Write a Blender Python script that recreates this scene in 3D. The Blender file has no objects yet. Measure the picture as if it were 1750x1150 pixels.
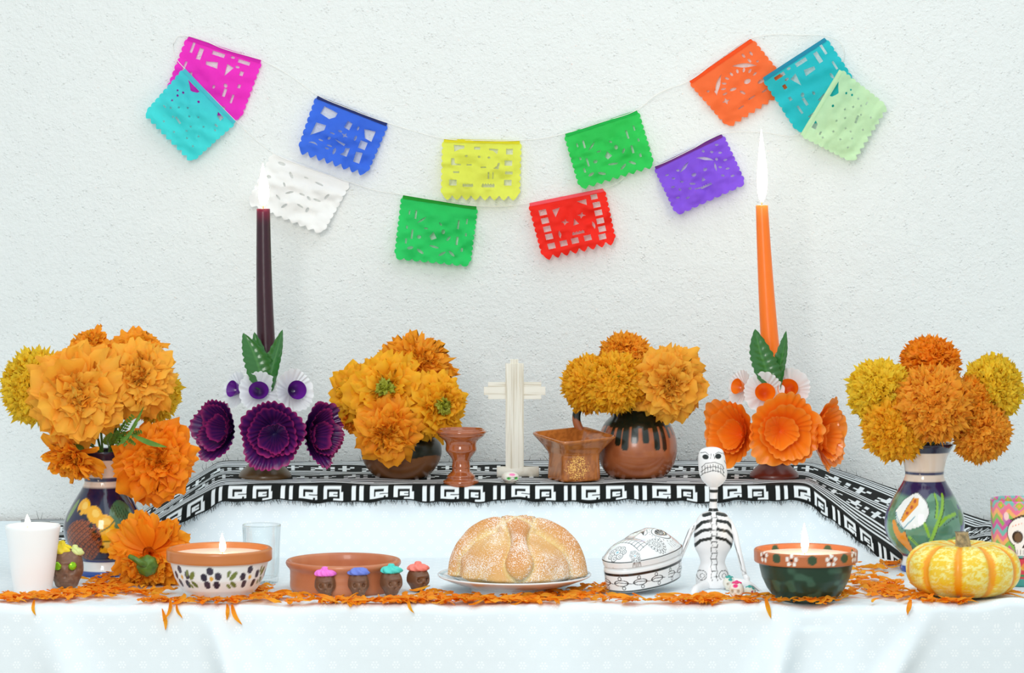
import bpy, math, random
import numpy as np
from mathutils import Vector, Matrix, noise, geometry
random.seed(7); rng = np.random.default_rng(7)
sin, cos, pi = math.sin, math.cos, math.pi
sc = bpy.context.scene
COL = sc.collection
T = 0.75                       # table top height
FP, HC, YH, D0 = 4500.0, 0.5375, 390.0, 3.75   # focal in px, camera height over the table, horizon, distance to table edge

# ------------------------------------------------------------------ camera, world, lights, exposure
cd = bpy.data.cameras.new('camera'); cam = bpy.data.objects.new('camera', cd); COL.objects.link(cam)
cam.location = (0, -D0, T + HC); cam.rotation_euler = (pi/2, 0, 0)
cd.sensor_width = 36; cd.lens = FP/1750*36; cd.shift_y = -(575-YH)/1750
cd.clip_end = 50
sc.camera = cam
w = bpy.data.worlds.new('world'); sc.world = w; w.use_nodes = True
w.node_tree.nodes['Background'].inputs[0].default_value = (0.84, 0.965, 1.0, 1)
w.node_tree.nodes['Background'].inputs[1].default_value = 0.74
def area(name, loc, target, sx, sy, power, col):
    l = bpy.data.lights.new(name, 'AREA'); l.shape = 'RECTANGLE'; l.size = sx; l.size_y = sy; l.energy = power; l.color = col
    o = bpy.data.objects.new(name, l); COL.objects.link(o); o.location = loc
    o.rotation_euler = (Vector(target)-Vector(loc)).to_track_quat('-Z', 'Y').to_euler()
area('window_light', (-0.55, -3.0, 2.15), (0, 0.8, 0.95), 0.9, 1.7, 47, (1.0, 0.97, 0.94))
area('ceiling_bounce', (0.6, -0.3, 3.2), (0, 0.6, 0.9), 2.6, 1.8, 17, (0.95, 0.99, 1.0))
sc.view_settings.view_transform = 'Standard'; sc.view_settings.look = 'None'
sc.view_settings.gamma = 1; sc.view_settings.use_curve_mapping = False
sc.view_settings.exposure = 0.13

# ------------------------------------------------------------------ helpers
def K(Y): return (Y+D0)/FP                       # metres per photo pixel at depth Y
def W(px, py, Y): k = K(Y); return Vector(((px-875)*k, Y, T+HC-(py-YH)*k))
def G(px, py, h=0.0):
    d = FP*(HC-h)/(py-YH); return Vector(((px-875)/FP*d, d-D0, T+h))
def lin(c):
    c = np.asarray(c, float)/255.0
    return np.where(c <= 0.04045, c/12.92, ((c+0.055)/1.055)**2.4)
def L4(c): return (*lin(c), 1)
def newmesh(name, V, F, cols=None, smooth=True, mat=None, name2='Col'):
    me = bpy.data.meshes.new(name)
    V = np.asarray(V, np.float32)
    if isinstance(F, np.ndarray):
        n, k = F.shape
        me.vertices.add(len(V)); me.vertices.foreach_set('co', V.ravel())
        me.loops.add(n*k); me.loops.foreach_set('vertex_index', F.astype(np.int32).ravel())
        me.polygons.add(n); me.polygons.foreach_set('loop_start', np.arange(0, n*k, k, dtype=np.int32))
        me.update(calc_edges=True)
    else:
        me.from_pydata([tuple(map(float, v)) for v in V], [], F); me.update()
    me.polygons.foreach_set('use_smooth', np.full(len(me.polygons), bool(smooth)))
    if cols is not None:
        a = me.color_attributes.new(name2, 'FLOAT_COLOR', 'POINT')
        c = np.ones((len(V), 4), np.float32); c[:, :3] = cols; a.data.foreach_set('color', c.ravel())
    if mat: me.materials.append(mat)
    return me
def link(name, me, parent=None, loc=None):
    o = bpy.data.objects.new(name, me); COL.objects.link(o)
    if parent is not None: o.parent = parent
    if loc is not None: o.location = loc
    return o
def mk(name, V, F, mat, parent=None, cols=None, smooth=True, loc=None):
    return link(name, newmesh(name, V, F, cols, smooth, mat), parent, loc)
def tag(o, label, cat, group=None, kind=None):
    o['label'] = label; o['category'] = cat
    if group: o['group'] = group
    if kind: o['kind'] = kind
    return o
def thing(name, label, cat, loc, group=None, rot=None):
    o = bpy.data.objects.new(name, None); o.empty_display_size = 0.02; COL.objects.link(o); o.location = loc
    if rot: o.rotation_euler = rot
    return tag(o, label, cat, group)
def gridF(nu, nv, wrap=False):                    # vertices laid out [iv, iu]
    iu = np.arange(nu if wrap else nu-1); iv = np.arange(nv-1)
    a, b = np.meshgrid(iu, iv); a2 = (a+1) % nu
    return np.stack([b*nu+a, b*nu+a2, (b+1)*nu+a2, (b+1)*nu+a], -1).reshape(-1, 4)
def spline(pts, n, sharp=False):
    P = np.array(pts, float)
    d = np.r_[0, np.cumsum(np.linalg.norm(np.diff(P, axis=0), axis=1)+1e-9)]
    t = np.linspace(0, d[-1], n)
    if sharp: return np.stack([np.interp(t, d, P[:, i]) for i in range(P.shape[1])], 1)
    m = np.gradient(P, d, axis=0) if len(P) > 2 else np.repeat((P[1:]-P[:1])/d[-1], 2, 0)
    i = np.clip(np.searchsorted(d, t, side='right')-1, 0, len(P)-2); h = (d[i+1]-d[i]); s = ((t-d[i])/h)[:, None]; h = h[:, None]
    return (2*s**3-3*s**2+1)*P[i]+(s**3-2*s**2+s)*h*m[i]+(-2*s**3+3*s**2)*P[i+1]+(s**3-s**2)*h*m[i+1]
def sm(e0, e1, x):
    t = np.clip((x-e0)/(e1-e0), 0, 1); return t*t*(3-2*t)
def vnoise(x, y, seed=0):                          # cheap smooth value noise, vectorised
    r = np.random.default_rng(seed); tab = r.random((64, 64))
    xi = np.floor(x).astype(int); yi = np.floor(y).astype(int); fx = x-xi; fy = y-yi
    fx = fx*fx*(3-2*fx); fy = fy*fy*(3-2*fy)
    g = lambda a, b: tab[a % 64, b % 64]
    return (g(xi, yi)*(1-fx)+g(xi+1, yi)*fx)*(1-fy)+(g(xi, yi+1)*(1-fx)+g(xi+1, yi+1)*fx)*fy
def lathe_grid(prof, n):                           # prof (m,2) r,z ; angle 0 faces the camera (-y), grows to +x
    a = np.linspace(0, 2*pi, n, endpoint=False)
    r = prof[:, 0][:, None]; z = prof[:, 1][:, None]
    V = np.stack([r*np.sin(a), -r*np.cos(a), z+0*a], -1)
    ang = np.where(a > pi, a-2*pi, a)
    return V.reshape(-1, 3), np.tile(ang, len(prof)), gridF(n, len(prof), True)
def tubeV(path, rad, n=8, flat=1.0, up=(0, 0, 1)):
    P = np.array(path, float); m = len(P); rad = np.broadcast_to(np.asarray(rad, float), (m,))
    Tn = np.gradient(P, axis=0); Tn /= np.linalg.norm(Tn, axis=1)[:, None]+1e-12
    u = np.array(up, float); 
    A = np.cross(Tn, u); bad = np.linalg.norm(A, axis=1) < 0.2
    A[bad] = np.cross(Tn[bad], np.array([0.3, 1, 0.1])); A /= np.linalg.norm(A, axis=1)[:, None]
    B = np.cross(A, Tn)
    a = np.linspace(0, 2*pi, n, endpoint=False)
    V = P[:, None]+rad[:, None, None]*(A[:, None]*np.cos(a)[None, :, None]+B[:, None]*np.sin(a)[None, :, None]*flat)
    return V.reshape(-1, 3), gridF(n, m, True)
def captube(path, rad, n=8, flat=1.0, up=(0, 0, 1)):
    P = np.array(path, float); rad = np.broadcast_to(np.asarray(rad, float), (len(P),))
    P = np.vstack([P[:1]*1.0, P, P[-1:]]); P[0] -= (P[2]-P[1])*1e-3; P[-1] += (P[-2]-P[-3])*1e-3
    return tubeV(P, np.r_[1e-5, rad, 1e-5], n, flat, up)
def join(parts):
    Vs, Fs, o = [], [], 0
    for V, F in parts: Vs.append(V); Fs.append(F+o); o += len(V)
    return np.concatenate(Vs), np.concatenate(Fs)
def box(cx, cy, cz, sx, sy, sz, bev=0.0):
    x, y, z = sx/2, sy/2, sz/2; b = min(bev, x, y, z)*1.0
    V = []; import itertools
    if b <= 0:
        V = [(cx+i*x, cy+j*y, cz+k*z) for i in (-1, 1) for j in (-1, 1) for k in (-1, 1)]
        return np.array(V), [(0, 1, 3, 2), (4, 6, 7, 5), (0, 4, 5, 1), (2, 3, 7, 6), (0, 2, 6, 4), (1, 5, 7, 3)]
    import bmesh
    bm = bmesh.new(); bmesh.ops.create_cube(bm, size=1, matrix=Matrix.Diagonal((sx, sy, sz, 1)))
    bmesh.ops.bevel(bm, geom=bm.edges[:], offset=b, segments=2, affect='EDGES', profile=0.7)
    bm.verts.index_update()
    V = np.array([v.co[:] for v in bm.verts])+np.array([cx, cy, cz]); F = [tuple(v.index for v in f.verts) for f in bm.faces]; bm.free()
    return V, F

class Paint:                                       # colour laid on vertices of a dense mesh: u, v in photo-pixel-like units
    def __init__(s, u, v, base, aa=0.5, tx=None):
        s.u, s.v, s.aa = u, v, aa; s.tx = tx or (lambda x: x)
        s.c = np.empty((len(u), 3)); s.c[:] = lin(base)
    def fill(s, m, col):
        m = np.clip(m, 0, 1)[:, None]; s.c = s.c*(1-m)+lin(col)*m; return s
    def band(s, v0, v1, col): return s.fill(sm(v0-s.aa, v0+s.aa, s.v)*(1-sm(v1-s.aa, v1+s.aa, s.v)), col)
    def disc(s, x, y, rx, ry, col, rot=0):
        dx = s.u-s.tx(x); dy = s.v-y; c, n = cos(rot), sin(rot); a = (dx*c+dy*n)/rx; b = (-dx*n+dy*c)/ry
        d = (np.sqrt(a*a+b*b)-1)*min(rx, ry); return s.fill(1-sm(-s.aa, s.aa, d), col)
    def ring(s, x, y, r, wd, col, ry=None):
        dx = s.u-s.tx(x); dy = (s.v-y)*(r/(ry or r)); d = np.abs(np.hypot(dx, dy)-r)-wd/2; return s.fill(1-sm(-s.aa, s.aa, d), col)
    def seg(s, pts, wd, col):
        d = np.full(len(s.u), 1e9)
        for (x0, y0), (x1, y1) in zip(pts[:-1], pts[1:]):
            x0 = s.tx(x0); x1 = s.tx(x1)
            ex, ey = x1-x0, y1-y0; L = ex*ex+ey*ey+1e-12
            t = np.clip(((s.u-x0)*ex+(s.v-y0)*ey)/L, 0, 1); d = np.minimum(d, np.hypot(s.u-x0-t*ex, s.v-y0-t*ey))
        return s.fill(1-sm(-s.aa, s.aa, d-wd/2), col)
    def poly(s, pts, col):
        P = [(s.tx(x), y) for x, y in pts]; ins = np.zeros(len(s.u), bool)
        for (x0, y0), (x1, y1) in zip(P, P[1:]+P[:1]):
            if y0 == y1: continue
            c = ((y0 > s.v) != (y1 > s.v)) & (s.u < (x1-x0)*(s.v-y0)/(y1-y0)+x0); ins ^= c
        return s.fill(ins.astype(float), col)
def zc(ox, oy, s, cx=0): return lambda *p: [(ox+x/s-cx, oy+y/s) for x, y in p]

# ------------------------------------------------------------------ materials
MATS = {}
def mat(name, col=None, rough=0.5, attr=False, bump=None, sss=0, sssr=(0.01, 0.005, 0.003), coat=0, metal=0, spec=0.5,
        transl=0, mix=None, emit=None, trans=0, aniso=None):
    if name in MATS: return MATS[name]
    m = bpy.data.materials.new(name); m.use_nodes = True; nt = m.node_tree; N = nt.nodes; b = N['Principled BSDF']; out = N['Material Output']
    lk = nt.links.new
    tc = N.new('ShaderNodeTexCoord')
    src = None
    if attr:
        a = N.new('ShaderNodeAttribute'); a.attribute_name = 'Col'; src = a.outputs['Color']
    if col is not None and not attr: b.inputs['Base Color'].default_value = L4(col)
    if mix:                                        # (colour2, scale, lo, hi) noise blend
        c2, s2, lo, hi = mix
        n = N.new('ShaderNodeTexNoise'); n.inputs['Scale'].default_value = s2; n.inputs['Detail'].default_value = 4
        lk(tc.outputs['Object'], n.inputs['Vector'])
        r = N.new('ShaderNodeMapRange'); r.inputs[1].default_value = lo; r.inputs[2].default_value = hi; lk(n.outputs['Fac'], r.inputs[0])
        x = N.new('ShaderNodeMix'); x.data_type = 'RGBA'; lk(r.outputs[0], x.inputs[0])
        if src: lk(src, x.inputs[6])
        else: x.inputs[6].default_value = L4(col)
        x.inputs[7].default_value = L4(c2); src = x.outputs[2]
    if src: lk(src, b.inputs['Base Color'])
    b.inputs['Roughness'].default_value = rough; b.inputs['Metallic'].default_value = metal
    b.inputs['Specular IOR Level'].default_value = spec
    b.inputs['Coat Weight'].default_value = coat; b.inputs['Coat Roughness'].default_value = 0.08
    b.inputs['Transmission Weight'].default_value = trans
    if sss:
        b.inputs['Subsurface Weight'].default_value = sss; b.inputs['Subsurface Radius'].default_value = sssr; b.inputs['Subsurface Scale'].default_value = 1.0
    if bump:
        s_, st, dist = bump
        n = N.new('ShaderNodeTexNoise'); n.inputs['Scale'].default_value = s_; n.inputs['Detail'].default_value = 5
        lk(tc.outputs['Object'], n.inputs['Vector'])
        bp = N.new('ShaderNodeBump'); bp.inputs['Strength'].default_value = st; bp.inputs['Distance'].default_value = dist
        lk(n.outputs['Fac'], bp.inputs['Height']); lk(bp.outputs[0], b.inputs['Normal'])
    if emit:
        b.inputs['Emission Color'].default_value = (*emit[0], 1); b.inputs['Emission Strength'].default_value = emit[1]
    if transl:
        t = N.new('ShaderNodeBsdfTranslucent'); ms = N.new('ShaderNodeMixShader'); ms.inputs[0].default_value = transl
        if src: lk(src, t.inputs[0])
        else: t.inputs[0].default_value = L4(col)
        lk(b.outputs[0], ms.inputs[1]); lk(t.outputs[0], ms.inputs[2]); lk(ms.outputs[0], out.inputs['Surface'])
    MATS[name] = m; return m

def petal_mat(name, deep, tip, green=None):
    if name in MATS: return MATS[name]
    m = mat(name, tip, 0.55, spec=0.25); nt = m.node_tree; N = nt.nodes; b = N['Principled BSDF']; lk = nt.links.new
    a = N.new('ShaderNodeAttribute'); a.attribute_name = 'Col'; sp = N.new('ShaderNodeSeparateColor'); lk(a.outputs['Color'], sp.inputs[0])
    x = N.new('ShaderNodeMix'); x.data_type = 'RGBA'; lk(sp.outputs[0], x.inputs[0]); x.inputs[6].default_value = L4(deep); x.inputs[7].default_value = L4(tip)
    y = N.new('ShaderNodeMix'); y.data_type = 'RGBA'; y.blend_type = 'MIX'; lk(sp.outputs[1], y.inputs[0]); lk(x.outputs[2], y.inputs[6]); y.inputs[7].default_value = L4(deep)
    lk(y.outputs[2], b.inputs['Base Color'])
    t = N.new('ShaderNodeBsdfTranslucent'); lk(y.outputs[2], t.inputs[0]); ms = N.new('ShaderNodeMixShader'); ms.inputs[0].default_value = 0.42
    lk(b.outputs[0], ms.inputs[1]); lk(t.outputs[0], ms.inputs[2]); lk(ms.outputs[0], N['Material Output'].inputs['Surface'])
    return m

def wall_mat():
    m = mat('white_stucco', (236, 238, 236), 0.9, spec=0.15); nt = m.node_tree; N = nt.nodes; b = N['Principled BSDF']; lk = nt.links.new
    tc = N.new('ShaderNodeTexCoord')
    def nz(s, d, rough=0.5):
        n = N.new('ShaderNodeTexNoise'); n.inputs['Scale'].default_value = s; n.inputs['Detail'].default_value = d; n.inputs['Roughness'].default_value = rough
        lk(tc.outputs['Object'], n.inputs['Vector']); return n.outputs['Fac']
    def ma(op, a, bb, c=None):
        q = N.new('ShaderNodeMath'); q.operation = op
        for i, v in enumerate((a, bb)):
            if isinstance(v, (int, float)): q.inputs[i].default_value = v
            else: lk(v, q.inputs[i])
        return q.outputs[0]
    vo = N.new('ShaderNodeTexVoronoi'); vo.inputs['Scale'].default_value = 190; lk(tc.outputs['Object'], vo.inputs['Vector'])
    pit = N.new('ShaderNodeMapRange'); pit.inputs[1].default_value = 0.05; pit.inputs[2].default_value = 0.45; lk(vo.outputs['Distance'], pit.inputs[0])
    gate = N.new('ShaderNodeMapRange'); gate.inputs[1].default_value = 0.52; gate.inputs[2].default_value = 0.62; lk(nz(60, 2), gate.inputs[0])
    pits = ma('MULTIPLY', ma('SUBTRACT', 1.0, pit.outputs[0]), gate.outputs[0])
    h = ma('ADD', ma('MULTIPLY', nz(190, 4, 0.65), 1.1), ma('MULTIPLY', nz(9, 5, 0.6), 2.2))
    # trowel sweeps
    wv = N.new('ShaderNodeTexWave'); wv.inputs['Scale'].default_value = 6; wv.inputs['Distortion'].default_value = 9; wv.inputs['Detail'].default_value = 3; wv.inputs['Detail Scale'].default_value = 1.2
    lk(tc.outputs['Object'], wv.inputs['Vector'])
    h = ma('ADD', h, ma('MULTIPLY', wv.outputs['Fac'], 0.25)); h = ma('ADD', h, ma('MULTIPLY', pits, 0.55))
    bp = N.new('ShaderNodeBump'); bp.inputs['Strength'].default_value = 0.85; bp.inputs['Distance'].default_value = 0.0028
    lk(h, bp.inputs['Height']); lk(bp.outputs[0], b.inputs['Normal'])
    return m
def cloth_mat():
    m = mat('white_damask', (240, 244, 247), 0.75, spec=0.25); nt = m.node_tree; N = nt.nodes; b = N['Principled BSDF']; lk = nt.links.new
    uv = N.new('ShaderNodeUVMap'); uv.uv_map = 'UV'; sx = N.new('ShaderNodeSeparateXYZ'); lk(uv.outputs[0], sx.inputs[0])
    def ma(op, *v):
        q = N.new('ShaderNodeMath'); q.operation = op
        for i, a in enumerate(v):
            if isinstance(a, (int, float)): q.inputs[i].default_value = a
            else: lk(a, q.inputs[i])
        return q.outputs[0]
    P = 0.03
    row = ma('DIVIDE', sx.outputs[1], P*0.55); ri = ma('FLOOR', row)
    off = ma('MULTIPLY', ma('MODULO', ma('ABSOLUTE', ri), 2.0), 0.5)
    u = ma('SUBTRACT', ma('FRACT', ma('ADD', ma('DIVIDE', sx.outputs[0], P), off)), 0.5)
    v = ma('MULTIPLY', ma('SUBTRACT', ma('FRACT', row), 0.5), 0.55)
    r = ma('SQRT', ma('ADD', ma('MULTIPLY', u, u), ma('MULTIPLY', v, v))); an = ma('ARCTAN2', v, u)
    ring = ma('LESS_THAN', ma('ABSOLUTE', ma('SUBTRACT', r, 0.14)), 0.045); pet = ma('GREATER_THAN', ma('COSINE', ma('MULTIPLY', an, 6.0)), -0.1)
    mask = ma('MAXIMUM', ma('MULTIPLY', ring, pet), ma('LESS_THAN', r, 0.035))
    x = N.new('ShaderNodeMix'); x.data_type = 'RGBA'; lk(mask, x.inputs[0]); x.inputs[6].default_value = L4((230, 239, 244)); x.inputs[7].default_value = L4((243, 249, 252))
    lk(x.outputs[2], b.inputs['Base Color'])
    tc = N.new('ShaderNodeTexCoord'); n = N.new('ShaderNodeTexNoise'); n.inputs['Scale'].default_value = 900; lk(tc.outputs['Object'], n.inputs['Vector'])
    n2 = N.new('ShaderNodeTexNoise'); n2.inputs['Scale'].default_value = 14; n2.inputs['Detail'].default_value = 3; lk(tc.outputs['Object'], n2.inputs['Vector'])
    hh = ma('ADD', ma('MULTIPLY', n.outputs['Fac'], 0.12), ma('MULTIPLY', n2.outputs['Fac'], 2.0))
    bp = N.new('ShaderNodeBump'); bp.inputs['Strength'].default_value = 0.5; bp.inputs['Distance'].default_value = 0.002; lk(hh, bp.inputs['Height']); lk(bp.outputs[0], b.inputs['Normal'])
    return m
WALLM, CLOTHM = wall_mat(), cloth_mat()
GLAZE = mat('painted_glaze', rough=0.12, attr=True, coat=0.5, bump=(60, 0.15, 0.0006))
MATTEP = mat('painted_clay', rough=0.55, attr=True, bump=(300, 0.2, 0.0003), spec=0.3)
SATINP = mat('painted_satin', rough=0.3, attr=True, bump=(120, 0.15, 0.0004))
GREENP = mat('stem_green', (70, 120, 40), 0.5, mix=((110, 150, 50), 40, 0.35, 0.65), transl=0.15)
DARKG = mat('calyx_green', (95, 130, 40), 0.45, mix=((60, 90, 25), 60, 0.35, 0.65))
FLAME = mat('candle_flame', (255, 220, 160), 1, emit=((1.0, 0.80, 0.52), 26))
WICK = mat('burnt_wick', (70, 45, 25), 0.9)
WICKM = mat('waxed_wick', (170, 120, 60), 0.8)

# ------------------------------------------------------------------ setting
def slab(name, c, s, m, kind='structure'):
    V, F = box(0, 0, 0, *s); o = mk(name, V, F, m, smooth=False, loc=c); o['kind'] = kind; return o
slab('wall_back', (0, 1.10+0.05, 1.35), (5.0, 0.10, 2.9), WALLM)
slab('floor', (0, -1.0, -0.05), (6.0, 5.6, 0.10), mat('floor_tile', (176, 158, 136), 0.5, mix=((160, 140, 118), 5, 0.4, 0.6)))

tb = thing('table', 'long plain table hidden under the white cloth', 'table', (0, 0.55, 0))
WOODT = mat('table_wood', (150, 110, 72), 0.5, mix=((120, 84, 50), 12, 0.4, 0.6))
V, F = box(0, 0, T-0.024, 2.20, 1.05, 0.03, 0.004); mk('tabletop', V, F, WOODT, tb, smooth=False)
for sx in (-1, 1):
    for sy in (-1, 1):
        V, F = box(sx*1.02, sy*0.46, (T-0.039)/2, 0.06, 0.06, T-0.039, 0.005); mk('leg', V, F, WOODT, tb, smooth=False)

def add_uv(me, uv):
    l = me.uv_layers.new(name='UV'); idx = np.empty(len(me.loops), np.int32); me.loops.foreach_get('vertex_index', idx)
    l.data.foreach_set('uv', np.asarray(uv, np.float32)[idx].ravel())
# tablecloth : top + rounded edge + hanging front
nu = 520; xs = np.linspace(-1.16, 1.16, nu)
path = [(1.085, 0)]+[(y, 0) for y in np.linspace(1.05, 0.02, 60)]
for a in np.linspace(0, pi/2, 9)[1:]: path.append((0.013-0.013*sin(a), -0.013+0.013*cos(a)))
path += [(0.0-0.0*t, -0.013-t) for t in np.linspace(0.008, 0.34, 60)]
path = np.array(path); arc = np.r_[0, np.cumsum(np.linalg.norm(np.diff(path, axis=0), axis=1))]
X, PY = np.meshgrid(xs, path[:, 0]); _, PZ = np.meshgrid(xs, path[:, 1]); _, AR = np.meshgrid(xs, arc)
hang = np.clip(-PZ, 0, 1)
def fold(x0, wd, amp, slope): return amp*np.exp(-((X-(x0+slope*hang))/(wd*(1+1.2*hang)))**2)
ff = fold(-0.43, 0.02, 0.9, 0.35)+fold(-0.34, 0.04, .4, 0.2)+fold(0.40, 0.022, 1.0, -0.3)+fold(0.49, 0.045, .5, -0.1)+fold(0.60, 0.02, .5, -.6)+fold(-0.66, 0.03, .5, .3)+fold(0.05, .06, .3, .1)
PY2 = PY-ff*np.minimum(hang, 0.3)*0.42-0.006*hang*np.sin(X*17+1)-(hang > 0)*0.02*hang
edge = np.exp(-((PY-0.0)/0.05)**2)*(hang < 0.03)
PZ2 = PZ+edge*(0.0016*np.sin(X*23)+0.0012*np.sin(X*51+2)+0.011*np.exp(-((X-0.715)/0.04)**2)-0.004*np.exp(-((X-0.42)/0.03)**2))
top = (hang == 0)
PZ2 = PZ2+top*(PY > 0.12)*0.0
Vc = np.stack([X, PY2, PZ2+T], -1).reshape(-1, 3)
me = newmesh('tablecloth', Vc, gridF(nu, len(path))[:, ::-1], mat=CLOTHM); add_uv(me, np.stack([X.ravel(), AR.ravel()], 1))
tag(link('tablecloth', me), 'white damask tablecloth covering the table and hanging over its front edge', 'tablecloth')

# ruled surface shared by the step cloth and the woven runner
HS = 0.1065
ST_B = np.array([(-.90, 1.05, 0), (-.70, 1.05, 0), (-.535, 1.06, HS), (.545, 1.06, HS), (.87, 1.05, 0), (.93, 1.06, 0)])
ST_F = np.array([(-.82, .64, 0), (-.665, .62, 0), (-.485, .62, HS), (.490, .62, HS), (.625, .44, 0), (.86, .74, 0)])
U_ST = np.r_[0, np.cumsum(np.linalg.norm(np.diff(ST_F, axis=0), axis=1))]
def rail(ST, u):
    uu = np.linspace(0, U_ST[-1], 2400); R = np.stack([np.interp(uu, U_ST, ST[:, i]) for i in range(3)], 1)
    k = np.hanning(61); k /= k.sum(); Rp = np.vstack([np.repeat(R[:1], 30, 0), R, np.repeat(R[-1:], 30, 0)])
    R = np.stack([np.convolve(Rp[:, i], k, 'valid') for i in range(3)], 1)
    return np.stack([np.interp(u, uu, R[:, i]) for i in range(3)], -1)
us = np.linspace(U_ST[1]-0.02, U_ST[4]+0.01, 260)
B_, F_ = rail(ST_B, us), rail(ST_F, us)
rows = []
for t in np.linspace(0, 1, 24): rows.append(B_*(1-t)+F_*t)
for t in np.linspace(0.03, 1, 24):
    r = F_.copy(); e = min(1, t*8); r[:, 1] -= 0.008*e+0.014*t+0.055*t**5+0.004*np.sin(us*14)*t; r[:, 2] = F_[:, 2]*((1-t)+.10*(t*(1-t)))-0.001*t; rows.append(r)
R = np.array(rows); R[..., 2] += T+0.001
Vs = R.reshape(-1, 3); me = newmesh('step_cloth', Vs, gridF(len(us), len(rows))[:, ::-1], mat=CLOTHM)
add_uv(me, np.stack([Vs[:, 0], (np.r_[0, np.cumsum(np.linalg.norm(np.diff(R[:, 130], axis=0), axis=1))])[:, None].repeat(len(us), 1).ravel()], 1))
tag(link('step_cloth', me), 'white cloth draped over the raised step at the back of the table', 'cloth')

# woven runner
ns, ntp, nh = 1700, 120, 16
us = np.linspace(0.0, U_ST[-1], ns); B_, F_ = rail(ST_B, us), rail(ST_F, us)
dB = (F_-B_); wd = np.linalg.norm(dB, axis=1)
nrm = np.array([0, 0, 1.0]); rows = []; tt = []
wav = 0.0022*np.sin(us*31)+0.0016*np.sin(us*67+1.3)+0.001*np.sin(us*140)
for t in np.linspace(0, 1, ntp):
    r = B_+dB*t; r[:, 2] += 0.0045+0.0014*np.sin(us*23+t*9)+0.0007*np.sin(us*51-t*15); rows.append(r); tt.append(t)
side = np.clip((HS-F_[:, 2])/HS, 0, 1)
for q in np.linspace(0, 1, nh+1)[1:]:
    r = F_.copy(); a = min(1, q*3)
    drop = 0.0235*q
    r[:, 1] -= 0.013*math.sin(a*pi/2)+0.006*q+wav*q*1.2+side*q*0.01
    r[:, 2] += 0.0045*(1-a)+0.001-np.maximum(drop-0.001, 0)*np.clip(F_[:, 2]/0.03, 0.12, 1)+wav*q
    r[:, 2] = np.maximum(r[:, 2], 0.0018); rows.append(r); tt.append(1+q)
R = np.array(rows); R[..., 2] += T+0.001
S_ = np.tile(us, len(rows)); TT = np.repeat(np.array(tt), ns)
KEY = ["##..##...#########...#########.....",
       "##..##...##.....##...##......#.....",
       "##..##...##.######...##.####.##....",
       "##..##...##.##.......##.##...##....",
       "##..##...##.######...##.####.##....",
       "##..##...#######.#...##......##....",
       "##..##....................#####...."]
KEY2 = ["......##..........##......", "......##....##....##..##..", "..########..##..######....", "....####..........##......", "..##....##..##....##......"]
def bm_sample(M, x, y):
    A = np.array([[c == '#' for c in r] for r in M], float); n, m_ = A.shape
    return A[np.clip((y*n).astype(int), 0, n-1), (np.floor(x*m_).astype(int)) % m_]
wht = np.zeros(len(S_))
h = TT > 1; y = np.clip((TT-1-0.12)/0.76, 0, 0.999); wht = np.where(h & (TT > 1.12) & (TT < 1.88), bm_sample(KEY, S_/0.117, y), wht)
wob = 0.002*np.sin(S_*60)
tq = TT+wob*0.5
for a, b_, n in ((0.03, 0.22, 4), (0.44, 0.60, 3), (0.78, 0.97, 4)):   # pin-stripes
    f = (tq-a)/(b_-a); mm = (f > 0) & (f < 1); wht = np.where(mm & ((f*n) % 1 < 0.5), 1, wht)
for a, b_, o in ((0.24, 0.42, 0.0), (0.62, 0.76, 0.03)):
    f = (tq-a)/(b_-a); mm = (f > 0) & (f < 1); wht = np.where(mm, bm_sample(KEY2, (S_+o)/0.085, np.clip(f, 0, .999)), wht)
cr = lin((26, 28, 27))[None]*(1-wht[:, None])+lin((232, 236, 238))[None]*wht[:, None]
YARN = mat('woven_yarn', rough=0.9, attr=True, bump=(1400, 0.6, 0.0006), spec=0.15)
rn = thing('woven_runner', 'black and white woven runner with key pattern draped across the white step', 'runner', (0, .8, T+HS))
off = np.array([0, .8, T+HS])
mk('fabric', R.reshape(-1, 3)-off, gridF(ns, len(rows))[:, ::-1], YARN, rn, cols=cr)
# fringe
fv, fc = [], []
for row, sgn, nn in ((R[-1], -1, 1000), (R[0], 1, 150)):
    for i in range(nn):
        j = rng.integers(0, ns); p = row[j]; L = rng.uniform(.003, .0085)*(1.0 if sgn < 0 else rng.choice([.6, 1, 2.0])); dx = rng.normal(0, .35)*L
        d = np.array([dx, -0.2*L, -L]) if sgn < 0 else np.array([dx, 0.1*L, L])
        if sgn < 0 and p[2] < T+0.02: d = np.array([dx, -L, -0.0008])
        if sgn < 0: d[2] = max(d[2], T+0.001-p[2])
        wv = np.array([.0003, 0, .0001]); m_ = p+d*.5+np.array([rng.normal(0, .1)*L, 0, 0])
        fv += [p-wv, p+wv, m_+wv, m_-wv, p+d+wv*.5, p+d-wv*.5]
fv = np.array(fv); q = np.arange(0, len(fv), 6)[:, None]; ffc = np.concatenate([q+np.array([0, 1, 2, 3]), q+np.array([3, 2, 4, 5])])
o = mk('fringe', fv-off, ffc, mat('black_yarn', (30, 30, 30), 0.9), rn); o['kind'] = 'stuff'

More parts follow.
